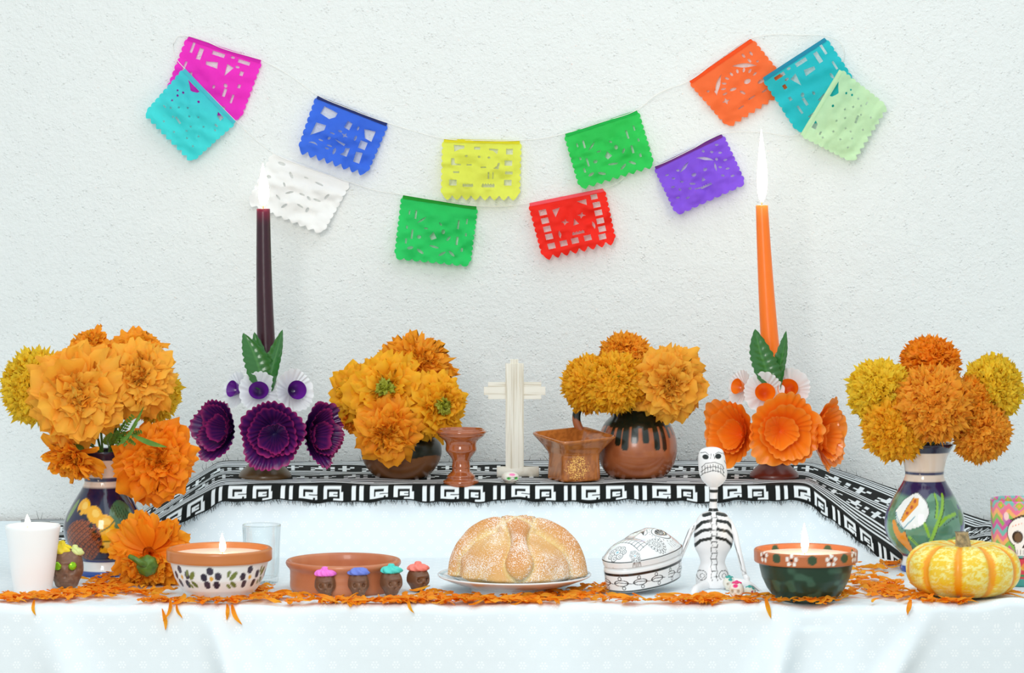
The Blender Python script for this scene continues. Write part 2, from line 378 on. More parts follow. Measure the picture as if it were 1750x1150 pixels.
# ------------------------------------------------------------------ paper banners
def fR(x, y, w_, h_, r=0): return [(x+a*w_/2*cos(r)-b*h_/2*sin(r), y+a*w_/2*sin(r)+b*h_/2*cos(r)) for a, b in ((-1, -1), (1, -1), (1, 1), (-1, 1))]
def fE(x, y, a, b=None, r=0, n=10): b = b or a; return [(x+a*cos(t)*cos(r)-b*sin(t)*sin(r), y+a*cos(t)*sin(r)+b*sin(t)*cos(r)) for t in np.linspace(0, 2*pi, n, endpoint=False)]
def fS(x, y, r, n=4): return [(x+(r if i % 2 == 0 else r*.4)*cos(pi*i/n+.3), y+(r if i % 2 == 0 else r*.4)*sin(pi*i/n+.3)) for i in range(2*n)]
def fA(x, y, r, a0, a1, t):
    A = np.linspace(a0, a1, 10); return [(x+r*cos(a), y+r*sin(a)) for a in A]+[(x+(r-t*sin(pi*(a-a0)/(a1-a0)))*cos(a), y+(r-t*sin(pi*(a-a0)/(a1-a0)))*sin(a)) for a in A[::-1][1:-1]]
def zig(x, y, w_, h_, n=5): 
    p = [(x-w_/2+w_*i/(2*n), y-h_/2*(1 if i % 2 else .3)) for i in range(2*n+1)]; return p+[(x+w_/2, y+h_/2), (x-w_/2, y+h_/2)]
def skull(cx=.5, cy=.5, s=1): return [fE(cx-.12*s, cy, .05*s, .045*s), fE(cx+.12*s, cy, .05*s, .045*s), [(cx, cy+.04*s), (cx+.035*s, cy+.14*s), (cx-.035*s, cy+.14*s)], zig(cx, cy+.25*s, .2*s, .05*s)]
HOLES = {
 'red': [fR(.14, y, .10, .10) for y in (.21, .36, .51, .65, .82)]+[fR(.87, y, .10, .10) for y in (.13, .27, .42, .57, .72)][1:]+[fR(.86, .12, .09, .09)]+[fR(x, .82, .1, .1) for x in (.31, .47, .65)]+[fR(.85, .86, .10, .1)]
        +[[(.27, .2), (.38, .18), (.29, .34)], [(.62, .14), (.75, .13), (.74, .24)], fS(.40, .46, .06, 4), fS(.64, .40, .06, 4), [(.53, .43), (.58, .54), (.50, .55)], zig(.54, .69, .17, .06, 4), fA(.40, .66, .13, 2.6, 3.8, .04), fA(.66, .63, .13, -.7, .5, .04)],
 'blue': [[(.13, .13), (.33, .16), (.32, .24), (.25, .31), (.11, .27)], [(.1, .44), (.24, .43), (.24, .52), (.08, .68)], [(.5, .22), (.57, .24), (.56, .37), (.48, .35)], [(.74, .25), (.9, .22), (.9, .42), (.8, .40)], [(.76, .46), (.86, .46), (.86, .6), (.76, .6)], [(.76, .68), (.85, .66), (.86, .86), (.77, .86)], [(.6, .68), (.66, .66), (.66, .82), (.56, .82), (.6, .76)],
          fE(.45, .44, .03, .02), fE(.36, .52, .035, .015), fS(.53, .48, .05), [(.42, .6), (.58, .62), (.57, .66), (.47, .63)], fE(.34, .62, .03, .02, 2), fE(.24, .7, .035, .015), fA(.16, .84, .07, 3.5, 5.9, .03), fE(.38, .74, .04, .014), fE(.36, .8, .03, .014), fE(.47, .8, .02, .06), fE(.68, .46, .018, .05), fE(.66, .28, .015, .04)],
 'yellow': [[(.13, .1), (.27, .11), (.27, .16), (.2, .18), (.14, .22)], fR(.44, .15, .08, .05), [(.6, .15), (.72, .16), (.71, .25), (.65, .19), (.6, .18)], fR(.87, .2, .09, .1), fR(.86, .4, .1, .09), fR(.87, .57, .1, .05), fR(.86, .74, .1, .1), [(.1, .33), (.14, .33), (.15, .42), (.23, .43), (.23, .45), (.1, .45)], fR(.34, .44, .07, .025), fR(.53, .48, .07, .025),
            [(.66, .5), (.71, .45), (.72, .4), (.75, .4), (.73, .51)], fR(.17, .57, .08, .03), fR(.6, .62, .02, .12), fR(.66, .62, .012, .12), fR(.13, .75, .1, .1), zig(.33, .79, .14, .06), zig(.6, .79, .17, .07), fE(.3, .29, .02), fE(.47, .3, .02), fE(.6, .31, .02)],
 'green': [fR(.11, .26, .02, .07), fR(.2, .28, .025, .14), fR(.79, .35, .025, .15), fR(.9, .28, .02, .09), fR(.1, .5, .025, .05), fR(.18, .6, .025, .15), fR(.11, .72, .025, .08), fR(.8, .62, .03, .14), fR(.91, .5, .025, .05), fR(.88, .76, .03, .06), fE(.28, .63, .03, .03), fE(.6, .5, .025, .04), [(.47, .52), (.52, .62), (.45, .66), (.42, .6)], fE(.68, .6, .045, .018, -1.1),
           fE(.18, .82, .045, .025, -.4), fE(.32, .86, .06, .022, .6), fE(.5, .76, .07, .018, .2), fE(.62, .86, .06, .02, -.7), fE(.75, .84, .06, .02, .8), fE(.36, .48, .03, .015), fA(.5, .55, .3, 3.6, 4.2, .03), fE(.55, .38, .03, .015, 1.0)],
 'flowers': [fE(x, y, .028, .019, r) for x, y, r in [(.1, .25, .3), (.16, .36, 1), (.1, .5, .3), (.17, .6, 1.4), (.1, .72, .5), (.22, .8, 0), (.24, .48, .9), (.3, .66, .9), (.78, .22, 1), (.88, .3, .6), (.8, .38, 1.4), (.9, .46, .3), (.8, .54, 1), (.88, .62, .4), (.78, .7, 1), (.9, .78, .3), (.68, .14, 1.2), (.88, .14, .7), (.26, .26, 1)]]
        +[fA(.5, .46, .27, 3.7, 4.5, .05), fA(.5, .46, .27, 4.9, 6.0, .05), fA(.5, .46, .26, -.2, .5, .03)]+[fE(.43, .46, .035), fE(.6, .46, .03), [(.52, .56), (.55, .64), (.49, .64)], zig(.52, .74, .16, .05), fE(.36, .6, .02, .05, 2.2), fE(.4, .72, .05, .015, .3)],
 'crescent': [fA(.5, .55, .36, 3.4, 4.4, .06), fA(.5, .55, .36, 4.9, 5.9, .07)]+[fE(.5+.25*cos(a), .55+.25*sin(a),   .036, .017, a) for a in np.linspace(3.3, 6.1, 9)]+[fE(.38, .52, .05, .025, .3), fE(.6, .54, .05, .04), fS(.2, .62, .06), fE(.75, .66, .06, .03), fE(.1, .32, .02), fE(.18, .4, .02, .03), fE(.88, .2, .018, .04), fE(.8, .28, .018, .04), fE(.78, .16, .018, .04), fE(.88, .36, .02), fE(.45, .65, .05, .02, 1.3), fE(.5, .8, .06, .015), fE(.3, .84, .05, .015), fE(.7, .82, .05, .015)],
 'slots': [fR(.1, .14, .035, .17), fR(.22, .2, .06, .18), fR(.45, .12, .17, .06), fR(.8, .12, .16, .055), fR(.09, .44, .03, .14), [(.33, .28), (.48, .24), (.5, .34), (.34, .33)], fE(.2, .55, .02, .05), [(.6, .22), (.7, .25), (.62, .42)], fE(.64, .1, .03, .02), fR(.82, .3, .05, .07), fE(.74, .22, .03, .02), fR(.85, .5, .04, .06), fE(.68, .55, .035, .025, 1), fR(.7, .66, .04, .13), fR(.82, .72, .03, .14), fR(.48, .74, .12, .03, .3), fR(.7, .88, .16, .03, .1), fE(.54, .62, .02, .03)],
 'stars': [[(.13, .09), (.36, .09), (.35, .13), (.3, .17), (.26, .19), (.2, .14)], [(.74, .1), (.85, .1), (.85, .18), (.77, .16)], fE(.2, .3, .018), fE(.12, .34, .015), fE(.17, .4, .018), fE(.45, .22, .02)]+[fS(x, y, .026) for x, y in [(.3, .52), (.4, .42), (.5, .5), (.22, .62), (.6, .4), (.62, .6), (.33, .7), (.75, .45), (.8, .62), (.5, .86), (.7, .78), (.85, .8), (.16, .52), (.9, .35), (.28, .86), (.62, .7)]]+[fR(.42, .68, .12, .035, .2), fR(.14, .68, .05, .02), fR(.86, .28, .05, .03)],
 'white': [fE(x, y, a, b, r) for x, y, a, b, r in [(.15, .12, .05, .03, 0), (.32, .25, .02, .06, -.6), (.5, .2, .03, .015, 0), (.68, .22, .06, .018, .1), (.84, .38, .018, .06, .2), (.08, .42, .03, .03, 0), (.12, .7, .03, .03, 0), (.3, .45, .04, .015, 1), (.4, .55, .06, .018, -.8), (.55, .5, .04, .018, 0), (.3, .7, .05, .016, .7), (.42, .8, .02, .06, .4), (.65, .52, .04, .02, .7), (.75, .5, .05, .02, 0), (.6, .7, .05, .018, .3), (.7, .72, .02, .05, 0)]],
}
def outline(nside, nbot, style, asp):
    P = [(0, 0), (1, 0)]; r = .018
    for i in range(nside):
        y0 = .05+(.89)*i/nside; y1 = .05+.89*(i+1)/nside
        P += [(1+.030*math.sqrt(max(0, 1-(2*t-1)**2)), y0+(y1-y0)*t) for t in (0.02, .08, .2, .35, .5, .65, .8, .92, .98)]
    for i in range(nbot):
        x0 = 1-i/nbot; x1 = 1-(i+1)/nbot
        for t in (0.05, .18, .32, .5, .68, .82, .95):
            if style == 'point': d = .01+.10*(1-abs(2*t-1)**1.25)**.7
            elif style == 'round': d = .035+.055*math.sqrt(max(0, 1-(2*t-1)**2))
            else: d = .035+.06*(1-abs(2*t-1)**1.1)**.8
            P.append((x0+(x1-x0)*t, .94+d))
    for i in range(nside):
        y0 = .94-.89*i/nside; y1 = .94-.89*(i+1)/nside
        P += [(-.030*math.sqrt(max(0, 1-(2*t-1)**2)), y0+(y1-y0)*t) for t in (0.02, .08, .2, .35, .5, .65, .8, .92, .98)]
    return P
def inpoly(P, x, y):
    ins = np.zeros(len(x), bool)
    for (x0, y0), (x1, y1) in zip(P, P[1:]+P[:1]):
        if y0 != y1: ins ^= ((y0 > y) != (y1 > y)) & (x < (x1-x0)*(y-y0)/(y1-y0)+x0)
    return ins
def banner(label, col, hemcol, corners, holes, nside, nbot, style, seed, lift0=.004, lift1=.022, nz=1.0):
    out = outline(nside, nbot, style, 1); hs = HOLES[holes]
    pts, edges = [], []
    def addloop(L):
        n0 = len(pts); pts.extend([Vector(p) for p in L]); edges.extend([(n0+i, n0+(i+1) % len(L)) for i in range(len(L))])
    addloop(out)
    for h_ in hs: addloop(h_)
    r_ = np.random.default_rng(seed)
    for i in range(30):
        for j in range(28):
            pts.append(Vector(((i+.5+r_.uniform(-.2, .2))/30, (j+.5+r_.uniform(-.2, .2))/28)))
    res = geometry.delaunay_2d_cdt(pts, edges, [], 0, 1e-6)
    P = np.array([v[:] for v in res[0]]); F = np.array([f for f in res[2] if len(f) == 3])
    c = P[F].mean(1); keep = inpoly(out, c[:, 0], c[:, 1])
    for h_ in hs: keep &= ~inpoly(h_, c[:, 0], c[:, 1])
    F = F[keep]
    TL, TR, BR, BL = [np.array(q, float) for q in corners]
    def place(u, v):
        q = ((TL*(1-u)[:, None]+TR*u[:, None])*(1-v)[:, None]+(BL*(1-u)[:, None]+BR*u[:, None])*v[:, None])
        n1 = vnoise(u*4+seed, v*4, seed)-.5; n2 = vnoise(u*10, v*12+seed, seed+1)-.5; n3 = np.sin((v*11+u*2.5+seed)*2)*.0009
        lift = lift0+(lift1-lift0)*np.clip(v, 0, 1)**1.1+nz*(n1*.012+n2*.0065+(vnoise(u*22, v*9, seed+5)-.5)*.002)*np.clip(v*3, .1, 1)+n3*np.clip(v*3, 0, 1)
        Y = 1.097-np.maximum(lift, .0015); k = (1.09+D0)/FP
        return np.stack([(q[:, 0]-875)*k, Y, T+HC-(q[:, 1]-YH)*k], 1)
    V = place(P[:, 0], P[:, 1]); org = place(np.array([.5]), np.array([0.]))[0]
    pm = paper_mat('paper_'+label.split()[0]+str(seed), col)
    o = mk('paper_banner', V-org, F, pm, cols=None, loc=org)
    # folded hem over the string
    uu = np.tile(np.linspace(0.0, 1.0, 40), 4); vv = np.repeat(np.array([.004, .0, .03, .062]), 40)
    Vh = place(uu, vv); Vh[:, 1] -= np.repeat(np.array([-.0008, .0008, .0012, .0012]), 40)+.0004*np.sin(uu*40)
    h_ = mk('hem', Vh-org, gridF(40, 4), paper_mat('hem'+str(seed), hemcol), o)
    return tag(o, label, 'paper banner', 'cut paper banners on the wall string')
def paper_mat(name, col):
    m = mat(name, col, 0.6, transl=0.30, spec=0.2, bump=(55, 0.35, 0.0025)); return m
P_ = banner
P_('magenta pink cut paper banner with slot holes, topmost on the left', (252, 52, 205), (225, 40, 190), [(322, 62), (446, 102), (408, 204), (282, 168)], 'slots', 9, 9, 'round', 11, lift1=.005, nz=.4)
P_('aqua cut paper banner overlapping the magenta one', (72, 222, 222), (84, 200, 215), [(318, 118), (404, 208), (328, 276), (250, 196)], 'stars', 9, 9, 'zig', 12, lift0=.020, lift1=.022, nz=.7)
P_('blue cut paper banner with pointed scallops, upper left row', (62, 112, 228), (40, 52, 110), [(543, 163), (662, 210), (625, 298), (512, 258)], 'blue', 8, 8, 'point', 13)
P_('white cut paper banner beside the purple candle flame', (253, 251, 249), (250, 248, 246), [(467, 262), (597, 311), (550, 398), (426, 348)], 'white', 8, 9, 'zig', 14)
P_('yellow cut paper banner with small rectangular holes, middle of garland', (232, 236, 92), (232, 220, 40), [(759, 237), (888, 240), (885, 338), (757, 337)], 'yellow', 8, 8, 'point', 15)
P_('green cut paper banner hanging left of and below the yellow one', (45, 208, 105), (36, 160, 50), [(689, 333), (814, 352), (801, 453), (677, 440)], 'green', 10, 9, 'round', 16)
P_('green cut paper banner hanging right of the yellow one', (50, 205, 90), (30, 190, 80), [(966, 228), (1088, 188), (1115, 284), (993, 322)], 'green', 9, 9, 'zig', 17)
P_('red cut paper banner with square holes and a skull face', (250, 42, 28), (250, 95, 105), [(905, 347), (1030, 322), (1050, 413), (930, 441)], 'red', 9, 8, 'point', 18, lift0=.012)
P_('purple cut paper banner with small petal holes', (140, 88, 228), (120, 50, 140), [(1119, 284), (1233, 229), (1271, 314), (1157, 366)], 'flowers', 9, 9, 'round', 19)
P_('orange cut paper banner with crescent holes above the orange candle', (255, 120, 62), (250, 90, 30), [(1178, 138), (1283, 66), (1350, 150), (1246, 216)], 'crescent', 9, 9, 'zig', 20, lift1=.007, nz=.5)
P_('teal cut paper banner with slot holes under the pale green one', (42, 196, 205), (40, 150, 180), [(1408, 65), (1303, 133), (1365, 226), (1470, 158)], 'slots', 9, 9, 'round', 21, lift0=.016, lift1=.012, nz=.5)
P_('pale green cut paper banner, rightmost of the garland', (205, 236, 190), (208, 238, 195), [(1432, 120), (1366, 230), (1456, 276), (1514, 184)], 'stars', 9, 9, 'zig', 22, lift0=.026, lift1=.024, nz=.7)
# string
sp = [(446, 102), (490, 126), (543, 163), (600, 187), (662, 210), (700, 222), (759, 237), (820, 240), (888, 240), (930, 236), (966, 228), (1030, 208), (1088, 188), (1125, 160), (1178, 138), (1230, 100), (1283, 66), (1320, 59), (1365, 60), (1412, 62), (1436, 72), (1443, 92), (1434, 118), (1400, 172), (1364, 230), (1300, 226), (1233, 229), (1180, 256), (1119, 284), (1075, 296), (1055, 313), (1030, 322), (968, 336), (905, 347), (870, 352), (814, 352), (750, 343), (689, 333), (640, 325), (597, 311), (530, 288), (467, 262), (432, 235), (404, 208), (360, 163), (316, 118), (300, 98), (296, 78), (304, 62), (322, 62), (384, 84), (446, 102)]
Pp = spline(sp, 420); k = (1.09+D0)/FP
Pw = np.stack([(Pp[:, 0]-875)*k, 1.0925-np.abs(.0015*np.sin(np.arange(420)*.31))-.0015*(np.arange(420) > 190)+0*Pp[:, 0], T+HC-(Pp[:, 1]-YH)*k], 1)
V, F = tubeV(Pw, .0007, 5); org = Pw[60].copy()
tag(mk('garland_string', V-org, F, mat('cotton_string', (240, 238, 232), 0.9), loc=org), 'thin white string looping through the paper banners on the wall', 'string')

# ------------------------------------------------------------------ candles
def flame_mesh(r, h):
    s = np.linspace(0, 1, 22); rr = r*np.sin(pi*np.clip(s, 0.03, 1)**.62)**.9*(1-.25*s)+1e-5; rr[-1] = 1e-5; rr[0] = r*.25
    V, a, F = lathe_grid(np.stack([rr, s*h], 1), 16); V[:, 0] += .08*r*np.sin(V[:, 2]/h*5); return V, F
def add_flame(parent, p, r, h, wick_h=.008, curl=1):
    path = [(0, 0, 0), (0, 0, wick_h*.5), (curl*.0012, 0, wick_h*.85), (curl*.004, 0, wick_h), (curl*.0045, 0, wick_h*.8)]
    V, F = captube(spline(path, 12), .0008, 6); w_ = mk('wick', V+np.array(p), F, WICKM, parent)
    V, F = flame_mesh(r, h); mk('flame', V+np.array(p)+np.array([0, .0, wick_h*.55]), F, FLAME, parent)
def taper(label, base, hw0, ytop_px, xtop, hwtop, ybot, xbot, hwbot, Y, body_col, top_col, fr, fh):
    k = K(Y); p0 = W(xbot, ybot, Y); p1 = W(xtop, ytop_px, Y)
    t = thing('taper_candle', label, 'candle', p0, 'taper candles in flower holders')
    d = np.array(p1-p0); s = np.linspace(0, 1, 40); path = d*s[:, None]; path[:, 0] += -.0015*np.sin(s*pi)
    rad = (hwbot+(hwtop-hwbot)*s**.8)*k
    P = np.vstack([path, path[-1:]+[0, 0, .0003], path[-1:]+[0, 0, -.0008], path[-1:]+[0, 0, -.0006]]); rad = np.r_[rad, rad[-1]*.86, rad[-1]*.6, 1e-4]
    V, F = tubeV(P[:, [0, 1, 2]], rad, 28, up=(0, 1, 0))
    # level rings
    n = 28; a = np.linspace(0, 2*pi, n, endpoint=False)
    V = (P[:, None]+rad[:, None, None]*np.stack([np.cos(a), np.sin(a), 0*a], -1)[None]).reshape(-1, 3)
    zf = np.clip(V[:, 2]/d[2], 0, 1); c = lin(body_col)[None]+(lin(top_col)-lin(body_col))[None]*sm(.9, 1.0, zf)[:, None]  # flame glow in the wax, painted into the colour near the top
    m = mat('wax_'+label.split()[1], rough=.32, attr=True, sss=.35, sssr=(.02, .006, .004), bump=(25, .3, .002))
    mk('wax', V, F, m, t, cols=c)
    add_flame(t, d, fr*k, fh*k, .011, 1); return t
YC = .80
taper('tall purple taper candle burning in the purple flower holder', 0, 0, 357, 450, 11.5, 640, 457, 17, YC, (52, 8, 26), (120, 12, 50), 10, 72)
taper('tall orange taper candle burning in the orange flower holder', 0, 0, 351, 1302, 10.5, 655, 1321, 18, YC, (255, 122, 18), (255, 150, 50), 9.5, 125)

def lathe_thing(parent, name, prof, k, yb, paint, matl, n=160, m=120, sharp=False, tilt=0):
    """prof: (half width px, y px on the axis). returns object; paint(P) gets u=arc px, v=axis y px"""
    pr = spline(prof, m, sharp); rz = np.stack([np.maximum(pr[:, 0], .02)*k, (yb-pr[:, 1])*k], 1)
    V, ang, F = lathe_grid(rz, n)
    cols = None
    if paint:
        rm = max(p[0] for p in prof); v = np.repeat(pr[:, 1], n)
        P = Paint(ang*rm, v, (255, 255, 255), aa=.5, tx=lambda x: rm*math.asin(max(-1, min(1, x/rm)))); P.idx = np.repeat(np.arange(m), n); P.r = np.repeat(pr[:, 0], n); P.m = m
        paint(P); cols = P.c
    return mk(name, V, F, matl, parent, cols=cols)

# white pillar candle
k = K(.127); pb = G(56, 1014)
t = thing('pillar_candle', 'white tapered pillar candle burning at the left end of the table', 'candle', pb)
lathe_thing(t, 'wax', [(0, 1014), (30, 1014), (32, 1012), (38, 970), (44.5, 915), (47, 899), (46.5, 897), (44, 896.5), (30, 900), (10, 903), (0, 903)], k, 1014, None, mat('white_wax', (244, 247, 248), .4, sss=.4, sssr=(.012, .012, .012)), 64, 60, True)
for o in t.children: o.location = (0, 0, 0)
add_flame(t, ((45-54)*k, 0, (1014-903)*k), 5.5*k, 20*k, .006, -.3)

TERRA = (196, 118, 62)
def bowl_candle(label, cx, body_prof, painter, yb, wax_y, fx, ftop, fw):
    p = G(cx, yb); k = K(p.y); t = thing('candle_bowl', label, 'candle', p, 'clay bowl candles')
    lathe_thing(t, 'bowl', body_prof, k, yb, painter, SATINP if 'white' in label else GLAZE, 220, 150, True)
    r = body_prof[-1][0]
    V, a, F = lathe_grid(np.array([(82*k, (yb-wax_y)*k), (60*k, (yb-wax_y)*k-.0005), (20*k, (yb-wax_y)*k-.001), (.0001, (yb-wax_y)*k-.001)]), 48)
    wx = mk('wax', V, F, mat('cream_wax', (252, 226, 205), .35, sss=.4), t)
    add_flame(t, ((fx-cx)*k, 0, (yb-wax_y)*k-.001), fw*k, (wax_y-ftop)*k, .006, .2)
    return t
def pE(P):
    P.c[:] = lin((236, 240, 242)); out = P.idx < P.m*.80
    P.fill(sm(1014, 1019, P.v), (225, 228, 230))
    nv = (44, 44, 66)
    def fl(x, y, s=1):
        for n_, (a, b) in enumerate(((-2, -13), (-14, -2), (-9, 11), (10, 11), (13, -4))):
            P.disc(x+a*s, y+b, 6.8*s, 7.2, nv if n_ % 2 else (60, 58, 78))
        P.disc(x, y, 4*s, 4, (226, 170, 60))
    def lf(x, y, s):
        P.disc(x-4*s, y-10, 3.2, 6.5, (120, 134, 76), .35*s).disc(x+s*5, y-6, 4.6, 9.5, (116, 132, 66), .75*s).disc(x-2*s, y+12, 2.8, 6, (122, 138, 72), -.9*s).disc(x+s*7, y+9, 4, 8.5, (106, 122, 62), -.95*s)
    for rep in range(-2, 3):
        P.tx = (lambda x, rep=rep: 90*math.asin(max(-1, min(1, x/90)))+rep*220)
        if rep == 0:
            fl(-6, 979); fl(-66, 979, .9); fl(66, 979, .9); lf(-49, 981, 1); lf(31, 981, 1)
        elif abs(rep) == 1: P.tx = (lambda x, rep=rep: x+rep*150); fl(0, 979); lf(-42, 978, 1)
    P.fill((P.v < 957.0).astype(float)*out, TERRA); P.fill((P.idx >= P.m*.60).astype(float), (226, 128, 78))
bE = [(0, 1021), (50, 1021), (53, 1018), (66, 1003), (76, 985), (82, 965), (84, 957.5), (88.5, 957), (90, 955), (90, 938), (88, 936), (83, 936), (82, 945), (74, 975), (60, 1000), (0, 1006)]
bowl_candle('white clay bowl candle with navy painted flowers and terracotta rim', 375, bE, pE, 1021, 946, 380, 914, 6)
def pM(P):
    P.c[:] = lin((32, 62, 48)); n = vnoise(P.u*.05, P.v*.09, 5); P.fill(sm(.55, .75, n)*.6, (70, 110, 90))
    P.fill((P.v < 959.5).astype(float), (190, 108, 62))
    for x, y in ((-76, 945), (-33, 948), (34, 948), (77, 945)):
        for i in range(5):
            a = -pi/2+i*2*pi/5; P.tx = (lambda q, x=x: 88*math.asin(max(-1, min(1, x/88)))+q)
            P.disc(8*cos(a), y+7.5*sin(a), 3.4, 3.6, (240, 236, 230))
        P.disc(0, y, 2.5, 2.5, (60, 20, 20))
    for x, y in ((-57, 946), (1, 947), (58, 946)):
        P.tx = (lambda q, x=x: 88*math.asin(max(-1, min(1, x/88)))+q); P.disc(0, y, 8.5, 8, (56, 78, 50))
    for j in range(-3, 4):
        if abs(j) >= 2: P.tx = lambda q: q; P.disc(j*75, 947, 8, 8, (56, 78, 50))
    P.fill((P.idx >= P.m*.60).astype(float), (236, 132, 80))
bM = [(0, 1023), (50, 1023), (54, 1020), (66, 1004), (75, 985), (79, 968), (80, 960.5), (86, 960), (88, 958), (88.5, 940), (87, 938), (82, 938), (81, 947), (74, 977), (60, 1002), (0, 1008)]
bowl_candle('dark green glazed bowl candle with white dot flowers on its terracotta rim', 1377, bM, pM, 1023, 947, 1375, 896, 7)

# ------------------------------------------------------------------ flower vases
def vase_prof(yt, yb, n0=0):
    s = lambda y: yt+(y-757)*(yb-yt)/(975-757)
    return [(0, s(975)), (40, s(975)), (42, s(972)), (38, s(960)), (37, s(950)), (44, s(942)), (56, s(928)), (65, s(912)), (68, s(896)), (65.5, s(877)), (55, s(854)), (44, s(835)), (36, s(821)), (33, s(812)), (33.5, s(803)), (35, s(795)), (39, s(780)), (45, s(768)), (49, s(760)), (49.5, s(757)), (46, s(757)), (40, s(768)), (33, s(785)), (29, s(805)), (28, s(830)), (0, s(900))]
def neck(P, s, foot=True):
    P.band(s(772), s(804), (224, 206, 190)).band(s(804), s(810), (52, 58, 92)).band(s(810), s(820), (224, 206, 190))
    P.band(s(900)+44, s(949), (30, 44, 110)).band(s(949), s(965), (236, 236, 234)).band(s(965), s(980), (36, 76, 160))
    P.band(0, s(772), (34, 34, 60))
def pVL(P):
    yb = 982; s = lambda y: 769+(y-757)*(982-769)/(975-757)
    P.c[:] = lin((30, 28, 62)); P.fill(sm(.45, .7, vnoise(P.u*.03, P.v*.05, 3))*.5, (24, 40, 70))
    o = 177
    P.disc(-56, 869, 7, 20, (110, 140, 80), .3).disc(44, 878, 27, 27, (72, 112, 78)).disc(52, 895, 16, 26, (62, 104, 72))
    for a in range(5): P.seg([(28+a*6, 858+a*2), (44+a*3, 900)], 1.2, (26, 50, 40))
    for x, y, r in ((143.6, 861, .2), (170, 873, .6), (190, 886, .2), (196, 905, .1), (192, 926, -.1)): P.disc(x-o, y, 17, 13, (236, 172, 24), r); P.disc(x-o+2, y-2, 8, 6, (244, 200, 90), r)
    P.seg([(-2, 905), (20, 893), (28, 884)], 2, (60, 90, 40)).seg([(6, 919), (26, 916), (36, 908)], 2, (60, 90, 40))
    P.disc(-29, 917, 38, 35, (150, 74, 36))
    m = (np.hypot((P.u-P.tx(-29))/38, (P.v-917)/35) < .98)
    g = np.minimum(np.abs(((P.u*.8+P.v) % 9)-4.5), np.abs(((P.u*.8-P.v) % 9)-4.5)); P.fill(m*(1-sm(.5, 1.2, g)), (26, 18, 20))
    for x, y in ((137.5, 872), (148.5, 878), (157, 884), (165.5, 894), (173, 904), (180, 916), (185, 930)): P.disc(x-o, y-3, 3.5, 3.2, (22, 20, 22))
    neck(P, s)
def pVR(P):
    s = lambda y: y; P.c[:] = lin((104, 150, 122)); P.fill(1-sm(846, 856, P.v+.10*np.abs(P.u-10)), (38, 32, 84)); z = zc(1250, 820, 3.5, 1580)
    P.disc(12, 868, 24, 30, (112, 160, 132)).disc(-20, 925, 30, 18, (78, 130, 100)); P.fill((sm(.5, .7, vnoise(P.u*.06, P.v*.07, 9)))*(P.v > 850)*.5, (50, 100, 76))
    P.disc(60, 900, 9, 42, (60, 52, 120)).disc(-90, 890, 14, 40, (60, 52, 120)); P.disc(58, 880, 9, 14, (80, 130, 60), .3)
    P.poly(z((1060, 60), (1020, 72), (975, 105), (950, 170), (965, 230), (1000, 275), (1060, 268), (1120, 235), (1150, 170), (1135, 115), (1100, 85)), (240, 242, 240))
    P.seg(z((955, 180), (975, 230), (1000, 272), (1060, 200)), 1.6, (70, 150, 170))
    P.poly(z((1035, 88), (1075, 95), (1078, 125), (1050, 165), (1000, 235), (985, 225), (1005, 150)), (232, 150, 30))
    for q in z((1050, 110), (1035, 145), (1015, 180)): P.disc(q[0], q[1], 3, 3, (180, 70, 30))
    P.poly(z((945, 225), (960, 230), (985, 300), (1010, 285), (1020, 340), (1035, 425), (1005, 425), (965, 350), (950, 290)), (232, 148, 40))
    lg = (140, 190, 60)
    P.seg(z((1205, 70), (1212, 120), (1190, 200)), 5, lg).seg(z((1272, 75), (1240, 150), (1190, 250), (1150, 365)), 7, lg).seg(z((1205, 245), (1250, 205), (1320, 185)), 6, lg).seg(z((1030, 320), (1060, 355), (1100, 400)), 5, lg).seg(z((1118, 235), (1145, 310)), 5, lg).seg(z((1180, 360), (1240, 345), (1350, 320)), 4, lg)
    P.seg(z((1230, 250), (1290, 215), (1330, 205)), 1.0, (20, 40, 30)).seg(z((1255, 150), (1220, 210)), 1, (20, 40, 30))
    DK = (24, 40, 36)
    for L9 in (((1060, 60), (1020, 72), (975, 105), (950, 170), (965, 230), (1000, 275)), ((1120, 235), (1150, 170), (1135, 115), (1100, 85), (1060, 60)), ((1035, 88), (1005, 150), (985, 225)), ((1195, 70), (1202, 120), (1180, 200)), ((1285, 80), (1250, 150), (1205, 240), (1165, 360)), ((965, 350), (1005, 425)), ((1010, 285), (1020, 340), (1040, 425)), ((1040, 330), (1070, 362), (1110, 405))): P.seg(z(*L9), 1.0, DK)
    P.disc(-62, 905, 8, 22, (104, 150, 80), -.2)
    neck(P, s)
def vase(label, cx, yt, yb, Ypx, painter):
    p = G(cx, Ypx); k = K(p.y); t = thing('flower_vase', label, 'vase', p, 'painted vases')
    lathe_thing(t, 'vase_body', vase_prof(yt, yb), k, yb, painter, GLAZE, 230, 190); return t, p, k
VL = vase('dark blue glazed vase painted with a sunflower, left of the white step', 177, 769, 982, 982, pVL)
VR = vase('glazed vase painted with a white calla lily, right of the white step', 1580, 757, 975, 975, pVR)

